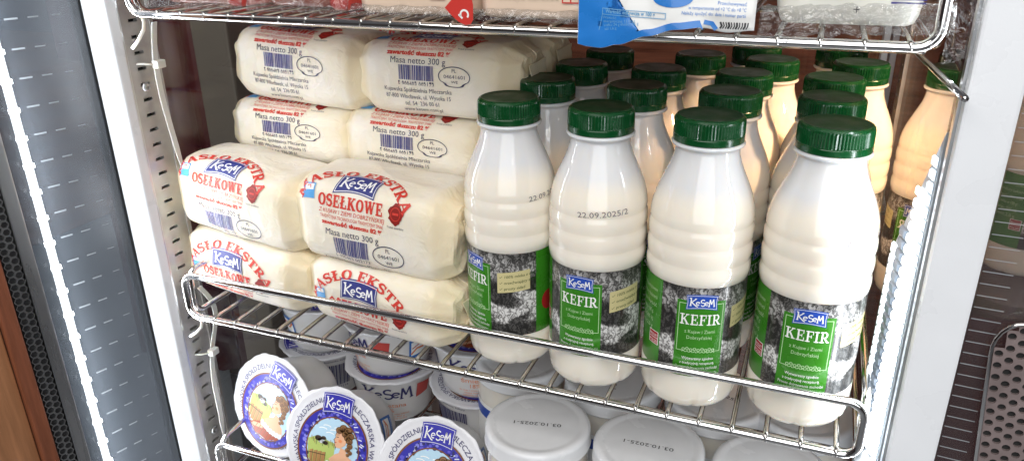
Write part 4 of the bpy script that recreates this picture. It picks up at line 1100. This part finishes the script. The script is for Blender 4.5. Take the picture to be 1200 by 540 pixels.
# ------------------------------------------------------------------ jars with white twist lids
mat('jar_lid', (.76, .77, .79), .22, coat=.3, var=.05, vscale=40, bump=.03, bscale=90); mat('jar_milk', (.80, .76, .68), .08, coat=1., sss=.3); mat('gasket', (.25, .25, .26), .4)
mat('jar_blue', (.03, .08, .40), .35)
JD = Print(); JD.text('date_print', '03.10.2025-1', 0, 0, 5.2, 'p_black', 0, fit=36, rot=180)
JS = Print(); JS.rect('label', -118, 14, 112, 66, 'l_white', 0); JS.rect('stripe', -118, 52, 112, 62, 'jar_blue', 1); JS.slab('lettering', 'KEFIR', 0, 30, 12, 'jar_blue', 1, fit=52) if False else JS.logo('emblem', 0, 40, 44, 22, 'jar_blue', 'l_white', 2)
def make_jar():
    t = thing('dairy_jar', 'x', 'jar', 'jars with white lids on the lowest shelf')
    MB().lathe([(0, .0), (.033, 0), (.0375, .003), (.0385, .008), (.0385, .072), (.0375, .079), (.0368, .083), (.0368, .088)], 64, cap=False).build('glass_body', MATS['jar_milk'], t)
    l = MB().lathe([(.0385, .0860), (.0402, .0858), (.0408, .0864), (.0404, .0874), (.0400, .0880), (.0402, .0960), (.0396, .0982), (.0380, .0995), (.0362, .0998), (.0345, .0996), (.0325, .0991), (.0310, .0990), (.0296, .0991), (.0280, .0991), (.0, .0992)], 80, cap=False).build('lid', MATS['jar_lid'], t)
    JD.build(l, lambda x, y, o: Vector((x / 1000., y / 1000., .0992 + .00012 + o)), None)
    def fj(x, y, off):
        a = -math.pi/2 + x / 1000. / .0386; r = .0386 + off
        return Vector((r * math.cos(a), r * math.sin(a), y / 1000.))
    JS.build(t, fj, 4., 'x')
    return t
jar = make_jar()
JZ = SLZ
spots = [(.2580, .0410, 12, 'nearest white jar lid left, its printed date upside down'), (.3420, .0455, 2, 'white jar lid in the middle between two other lids, date readable upside down'),
         (.4270, .0480, 22, 'white jar lid at the right, cut by the lower picture edge'),
         (.2960, .1210, 100, 'shaded jar lid behind the gap between the left and middle jars'), (.3800, .1250, 160, 'shaded jar lid behind the gap between the middle and right jars'),
         (.2130, .1240, 200, 'shaded jar lid behind the left jar under the first bottles'), (.4440, .1300, 60, 'warm lit jar behind the right end of the lowest shelf')]
for i, (x, y, s_, lab) in enumerate(spots):
    o = jar if i == 0 else copy_tree(jar)
    o.location = (x, y, JZ); o.rotation_euler = (0, 0, R_(s_)); o['label'] = lab

# ------------------------------------------------------------------ packs on the upper shelf
mat('pk_peach', (.80, .62, .48), .3, coat=.8, var=.10, vscale=30); mat('pk_white', (.82, .82, .80), .3, coat=.5, bump=.25, bscale=50); mat('pk_red', (.60, .045, .035), .3, coat=.5); mat('pk_green', (.03, .16, .06), .4)
mat('pk_blue', (.02, .20, .62), .28, coat=.5, var=.06, vscale=60); mat('pk_cheese', (.78, .77, .70), .35, coat=.5, sss=.3, var=.04, vscale=30, bump=.06, bscale=60); mat('pk_meat', (.34, .10, .07), .4, coat=.6, var=.35, vscale=35)
mat('pk_violet', (.03, .025, .22), .4); mat('pk_paleblue', (.16, .38, .62), .4)
def film_mat():
    m = glass('clear_film', (.93, .93, .93), .07, 2.5, .6, .05)
    nt = m.node_tree; g = [n for n in nt.nodes if n.type == 'BSDF_GLOSSY'][0]
    tc = nt.nodes.new('ShaderNodeTexCoord'); n = nt.nodes.new('ShaderNodeTexNoise'); n.inputs['Scale'].default_value = 90; n.inputs['Detail'].default_value = 4; n.inputs['Distortion'].default_value = 2
    bp = nt.nodes.new('ShaderNodeBump'); bp.inputs['Strength'].default_value = 1.; bp.inputs['Distance'].default_value = .004
    nt.links.new(tc.outputs['Object'], n.inputs['Vector']); nt.links.new(n.outputs[0], bp.inputs['Height']); nt.links.new(bp.outputs[0], g.inputs['Normal'])
film_mat()
TZ = .2365      # top of the upper shelf's bars
def softbox(lo, hi, seed, amp=.0016, n=(22, 14, 10), rnd=.012):
    """rounded, slightly uneven pack"""
    bm = bmesh.new(); bmesh.ops.create_cube(bm, size=2)
    bmesh.ops.subdivide_edges(bm, edges=bm.edges[:], cuts=9, use_grid_fill=True)
    c = Vector([(a + b) / 2 for a, b in zip(lo, hi)]); h = Vector([(b - a) / 2 for a, b in zip(lo, hi)])
    for v in bm.verts:
        q = v.co; k = [max(-1, min(1, q[i])) for i in range(3)]
        inn = Vector([max(-(h[i] - rnd), min(h[i] - rnd, k[i] * h[i])) for i in range(3)]); out = Vector([k[i] * h[i] for i in range(3)])
        d = out - inn
        p = inn + (d.normalized() * rnd if d.length > 1e-9 else d)
        v.co = c + p + Vector((noise.noise(p * 45 + Vector((seed, 0, 0))), noise.noise(p * 45 + Vector((0, seed, 3))), .6 * noise.noise(p * 45 + Vector((5, 0, seed))))) * amp
    mb = MB(); bm.verts.index_update(); mb.add([v.co.copy() for v in bm.verts], [[v.index for v in f.verts] for f in bm.faces], 0, True); bm.free()
    return mb
def sheet(pts_fn, nu, nv, thick, mats, name, parent, fm=None):
    v = []; f = []
    for i in range(nu + 1):
        for j in range(nv + 1): v.append(pts_fn(i / nu, j / nv))
    for i in range(nu):
        for j in range(nv): f.append((i*(nv+1)+j, (i+1)*(nv+1)+j, (i+1)*(nv+1)+j+1, i*(nv+1)+j+1))
    o = mesh(name, v, f, mats, parent=parent)
    o.modifiers.new('s', 'SOLIDIFY').thickness = thick
    return o
def frontprint(P, parent, y, tilt=0.):
    return P.build(parent, lambda a, b, off: Vector((a / 1000., y - off + tilt * (b / 1000. - TZ), b / 1000.)), None)

# left: two clear packs of sliced meat
for (x0, x1, nm, seed) in ((-.012, .070, 'clear pack of sliced meat at the left end of the upper shelf', 2), (.074, .150, 'clear pack of sliced meat with red corner left of the peach packs', 5)):
    t = thing('meat_pack', nm, 'food pack', 'packs lying on the upper shelf')
    softbox((x0 + .006, .012, TZ), (x1 - .006, .26, TZ + .022), seed, .0015, rnd=.008).build('slices', MATS['pk_meat'], t)
    def pf(u, v, x0=x0, x1=x1, s=seed):
        x = x0 + (x1 - x0) * u; w = noise.noise(Vector((u * 9 + s, v * 4, s)))
        return (x, .004 - .004 * (1 - v) + .012 * v * v + .002 * w, TZ + .0005 + .028 * v + .0012 * w)
    sheet(pf, 24, 8, .0002, MATS['clear_film'], 'film', t)
    softbox((x1 - .020, .008, TZ + .001), (x1 - .004, .05, TZ + .014), seed + 1, .001, rnd=.005).build('corner_patch', MATS['pk_red'], t)
# two peach cheese packs
for (x0, x1, ink, nm, seed) in ((.155, .231, 'p_navy', 'peach coloured cheese pack with dark digits on the upper shelf', 7), (.236, .303, 'pk_green', 'peach coloured cheese pack with green digits beside the blue bag', 9)):
    t = thing('cheese_pack', nm, 'food pack', 'packs lying on the upper shelf')
    softbox((x0, .004, TZ), (x1, .26, TZ + .040), seed, .0006, rnd=.006).build('block', MATS['pk_peach'], t)
    P = Print(); b0 = (TZ) * 1000
    P.text('digits', '5900403 002289', (x0 + .036 if seed == 7 else x0 + .030) * 1000, b0 + 15.2, 4.4, ink, 0, rot=180, fit=36)
    P.rect('mark', x0*1000 + 50, b0 + 10.5, x0*1000 + 60, b0 + 19, 'pk_red', 0); P.rect('mark', x0*1000 + 50.7, b0 + 11.2, x0*1000 + 54.6, b0 + 18.4, 'pk_peach', 1); P.rect('mark', x0*1000 + 55.4, b0 + 11.2, x0*1000 + 59.3, b0 + 18.4, 'pk_peach', 1)
    P.text('mark', 'KI', x0*1000 + 52.6, b0 + 16.8, 4, 'pk_red', 2, rot=180, fit=3.0); P.text('mark', 'KT', x0*1000 + 57.3, b0 + 16.8, 4, 'pk_red', 2, rot=180, fit=3.0)
    P.line('mark', [(x1*1000 - 4.5, b0 + 40), (x1*1000 - 6.5, b0 + 16), (x1*1000 - 5, b0 + 8), (x1*1000 - 1, b0 + 3)], .8, 'pk_red', 0)
    frontprint(P, t, .0028)
    def pf(u, v, x0=x0, x1=x1, s=seed):
        w = noise.noise(Vector((u * 8 + s, v * 3, s)))
        return (x0 - .002 + (x1 - x0 + .004) * u, .0005 - .0035 * (1 - v) + .0012 * w, TZ + .0008 + .006 * v + .0014 * w)
    sheet(pf, 24, 4, .0002, MATS['clear_film'], 'seal_edge', t)
    if seed == 7:
        tab = Print(); tab.poly('red_tab', [(x1*1000 - 13, b0 + 7), (x1*1000 - 9, b0 + 3), (x1*1000 - 4.5, b0 - .6), (x1*1000 - .5, b0 - 2.2), (x1*1000 + 3.0, b0 - 1.6), (x1*1000 + 4.6, b0 + .8), (x1*1000 + 4.8, b0 + 9), (x1*1000 + 3.4, b0 + 17), (x1*1000 + 2, b0 + 26), (x1*1000 - 3, b0 + 26), (x1*1000 - 6, b0 + 14)], 'pk_red', 0)
        tab.line('red_tab', arcpts(x1*1000 - .8, b0 + 3.6, 2.4, 2.4, 200, -40, 10), 1.1, 'l_white', 1); tab.line('red_tab', [(x1*1000 - 4.4, b0 + 3.6), (x1*1000 - 2.0, b0 + 1.4)], 1.1, 'l_white', 1)
        frontprint(tab, t, -.0040)
# blue and white bag drooping over the front wire
bag = thing('blue_bag', 'blue and white printed plastic bag drooping over the upper shelf wire', 'bag', 'packs lying on the upper shelf')
bx0, bx1 = .2985, .3890
def bag_low(u):     # lower edge of the bag, in metres
    pts = [(0, .2275), (.06, .2265), (.14, .2262), (.25, .2285), (.42, .2335), (.58, .2372), (.72, .2385), (.85, .2365), (1, .2380)]
    for (a, za), (b, zb) in zip(pts, pts[1:]):
        if a <= u <= b:
            k = (u - a) / (b - a); k = k * k * (3 - 2 * k); return za + (zb - za) * k
    return pts[-1][1]
def bag_pt(u, z, off=0.):
    x = bx0 + (bx1 - bx0) * u; lo = bag_low(u)
    fr = -.0075 - .0035 * math.sin(math.pi * min(1, u * 1.3)) + .12 * max(0, z - .246) + .0012 * noise.noise(Vector((u * 6, z * 120, 2)))
    return Vector((x, fr - off, z))
v = []; f = []; NU, NV = 40, 16
for i in range(NU + 1):
    for j in range(NV + 1):
        u = i / NU; lo = bag_low(u); v.append(bag_pt(u, lo + (.268 - lo) * j / NV))
for i in range(NU):
    for j in range(NV): f.append((i*(NV+1)+j, (i+1)*(NV+1)+j, (i+1)*(NV+1)+j+1, i*(NV+1)+j+1))
o = mesh('front_film', v, f, MATS['pk_white'], parent=bag); o.modifiers.new('s', 'SOLIDIFY').thickness = .0004
softbox((bx0 + .004, .005, TZ), (bx1 - .004, .26, TZ + .034), 12, .001, rnd=.012).build('contents', MATS['pk_white'], bag)
P = Print(); N_ = 24
def low_mm(x): return bag_low(max(0, min(1, (x / 1000. - bx0) / (bx1 - bx0)))) * 1000
bb = [(bx0*1000 + .3, 268)] + [(x, low_mm(x) + .15) for x in [bx0*1000 + .3 + i * 2.0 for i in range(33)]]
inner = [(x, low_mm(x) + 3.6) for x in [bx0*1000 + 12 + i * 2.0 for i in range(27)]][::-1]
bb = bb + [(bx0*1000 + 66, 237.4)] + inner + [(bx0*1000 + 8.6, 234.5), (bx0*1000 + 7.6, 240), (bx0*1000 + 9.5, 250), (bx0*1000 + 10, 268)]
P.poly('blue_border', bb, 'pk_blue', 0)
P.poly('blue_border', arcpts(bx0*1000 + 50, 252.5, 10, 4.4, 180, 360, 12), 'pk_blue', 0)
P.line('nutrition_table', [(bx0*1000 + 14, 246.8), (bx0*1000 + 47, 245.2), (bx0*1000 + 47, 242.4), (bx0*1000 + 14, 243.8)], .35, 'pk_paleblue', 1, True)
P.line('nutrition_table', [(bx0*1000 + 14, 243.8), (bx0*1000 + 12.2, 235.5)], .35, 'pk_paleblue', 1)
P.text('nutrition_table', 'Wartość odżywcza w 100 g', bx0*1000 + 15.5, 244.6, 2.6, 'pk_paleblue', 1, align='L', bold=.03, fit=26, rot=-2.5)
for i, s_ in enumerate(('Wartość', 'energetyczna 1310 kJ', 'białko 24 g tłuszcz 26 g', 'sól 1,6 g')):
    P.text('nutrition_table', s_, bx0*1000 + 14.2 + i * .4, 241.6 - i * 2.0, 2.0, 'pk_paleblue', 1, align='L', rot=-1 + i * 3)
for i, s_ in enumerate(('Przechowywać', 'w temperaturze od +2 °C do +8 °C', 'Należy spożyć do: data i numer partii')):
    P.text('nutrition_table', s_, bx0*1000 + 86, 249.5 - i * 2.7, 2.3, 'pk_blue', 1, align='R', rot=-1.5, fit=(14, 28, 31)[i])
P.line('blue_border', [(bx0*1000 + 66, 241.4), (bx0*1000 + 70, 240.6), (bx0*1000 + 72.2, 237.8)], 2.2, 'pk_blue', 1)
for i in range(11):
    xx = bx0*1000 + 74 + i * 1.35; P.line('barcode', [(xx, 241.6), (xx + .8 - .1*i, 239.8), (xx - .3*i*.3, 238.4)], .55 if i % 3 else .9, 'p_black', 1)
P.build(bag, lambda a, b, off: bag_pt((a / 1000. - bx0) / (bx1 - bx0), b / 1000., .00035 + off), 2.5, 'xy')
# vacuum packed white cheese at the right
t = thing('vacuum_cheese', 'white cheese block in crinkled clear film at the right end of the upper shelf', 'food pack', 'packs lying on the upper shelf')
softbox((.396, .006, TZ + .001), (.4655, .26, TZ + .060), 21, .0007, rnd=.010).build('block', MATS['pk_cheese'], t)
P = Print(); b0 = TZ * 1000
P.rect('lettering', 412, b0 + 17.5, 437, b0 + 24, 'pk_violet', 0); P.rect('lettering', 449, b0 + 16.3, 464, b0 + 17.2, 'pk_violet', 0); P.rect('lettering', 449, b0 + 14.6, 464, b0 + 15.4, 'pk_violet', 0)
P.rect('lettering', 434.2, b0 + 10.0, 434.7, b0 + 13.0, 'p_black', 0); P.rect('lettering', 433.0, b0 + 11.2, 435.9, b0 + 11.7, 'p_black', 0); P.text('lettering', '250 g', 442, b0 + 18.2, 3.4, 'p_black', 0)
frontprint(P, t, .0048)
def pf(u, v):
    w = noise.noise(Vector((u * 14, v * 5, 4))) + .5 * noise.noise(Vector((u * 40, v * 9, 1))); tip = math.exp(-((u - .14) / .05) ** 2)
    return (.3905 + .086 * u, -.0035 - .0030 * (1 - v) + .0075 * v + .0018 * w * (1 - v * .4), TZ - .0010 + .004 * u - .0035 * tip * (1 - v) + .013 * v + .0016 * w)
sheet(pf, 60, 8, .0002, MATS['clear_film'], 'film_edge', t)
def pf2(u, v):
    w = noise.noise(Vector((u * 5, v * 9, 8)))
    return (.473 + .016 * u + .002 * w, -.010 - .004 * u + .004 * w, TZ - .004 + .05 * v - .006 * (1 - v) * (1 - u) + .002 * w)
sheet(pf2, 10, 14, .0002, MATS['clear_film'], 'film_tail', t)
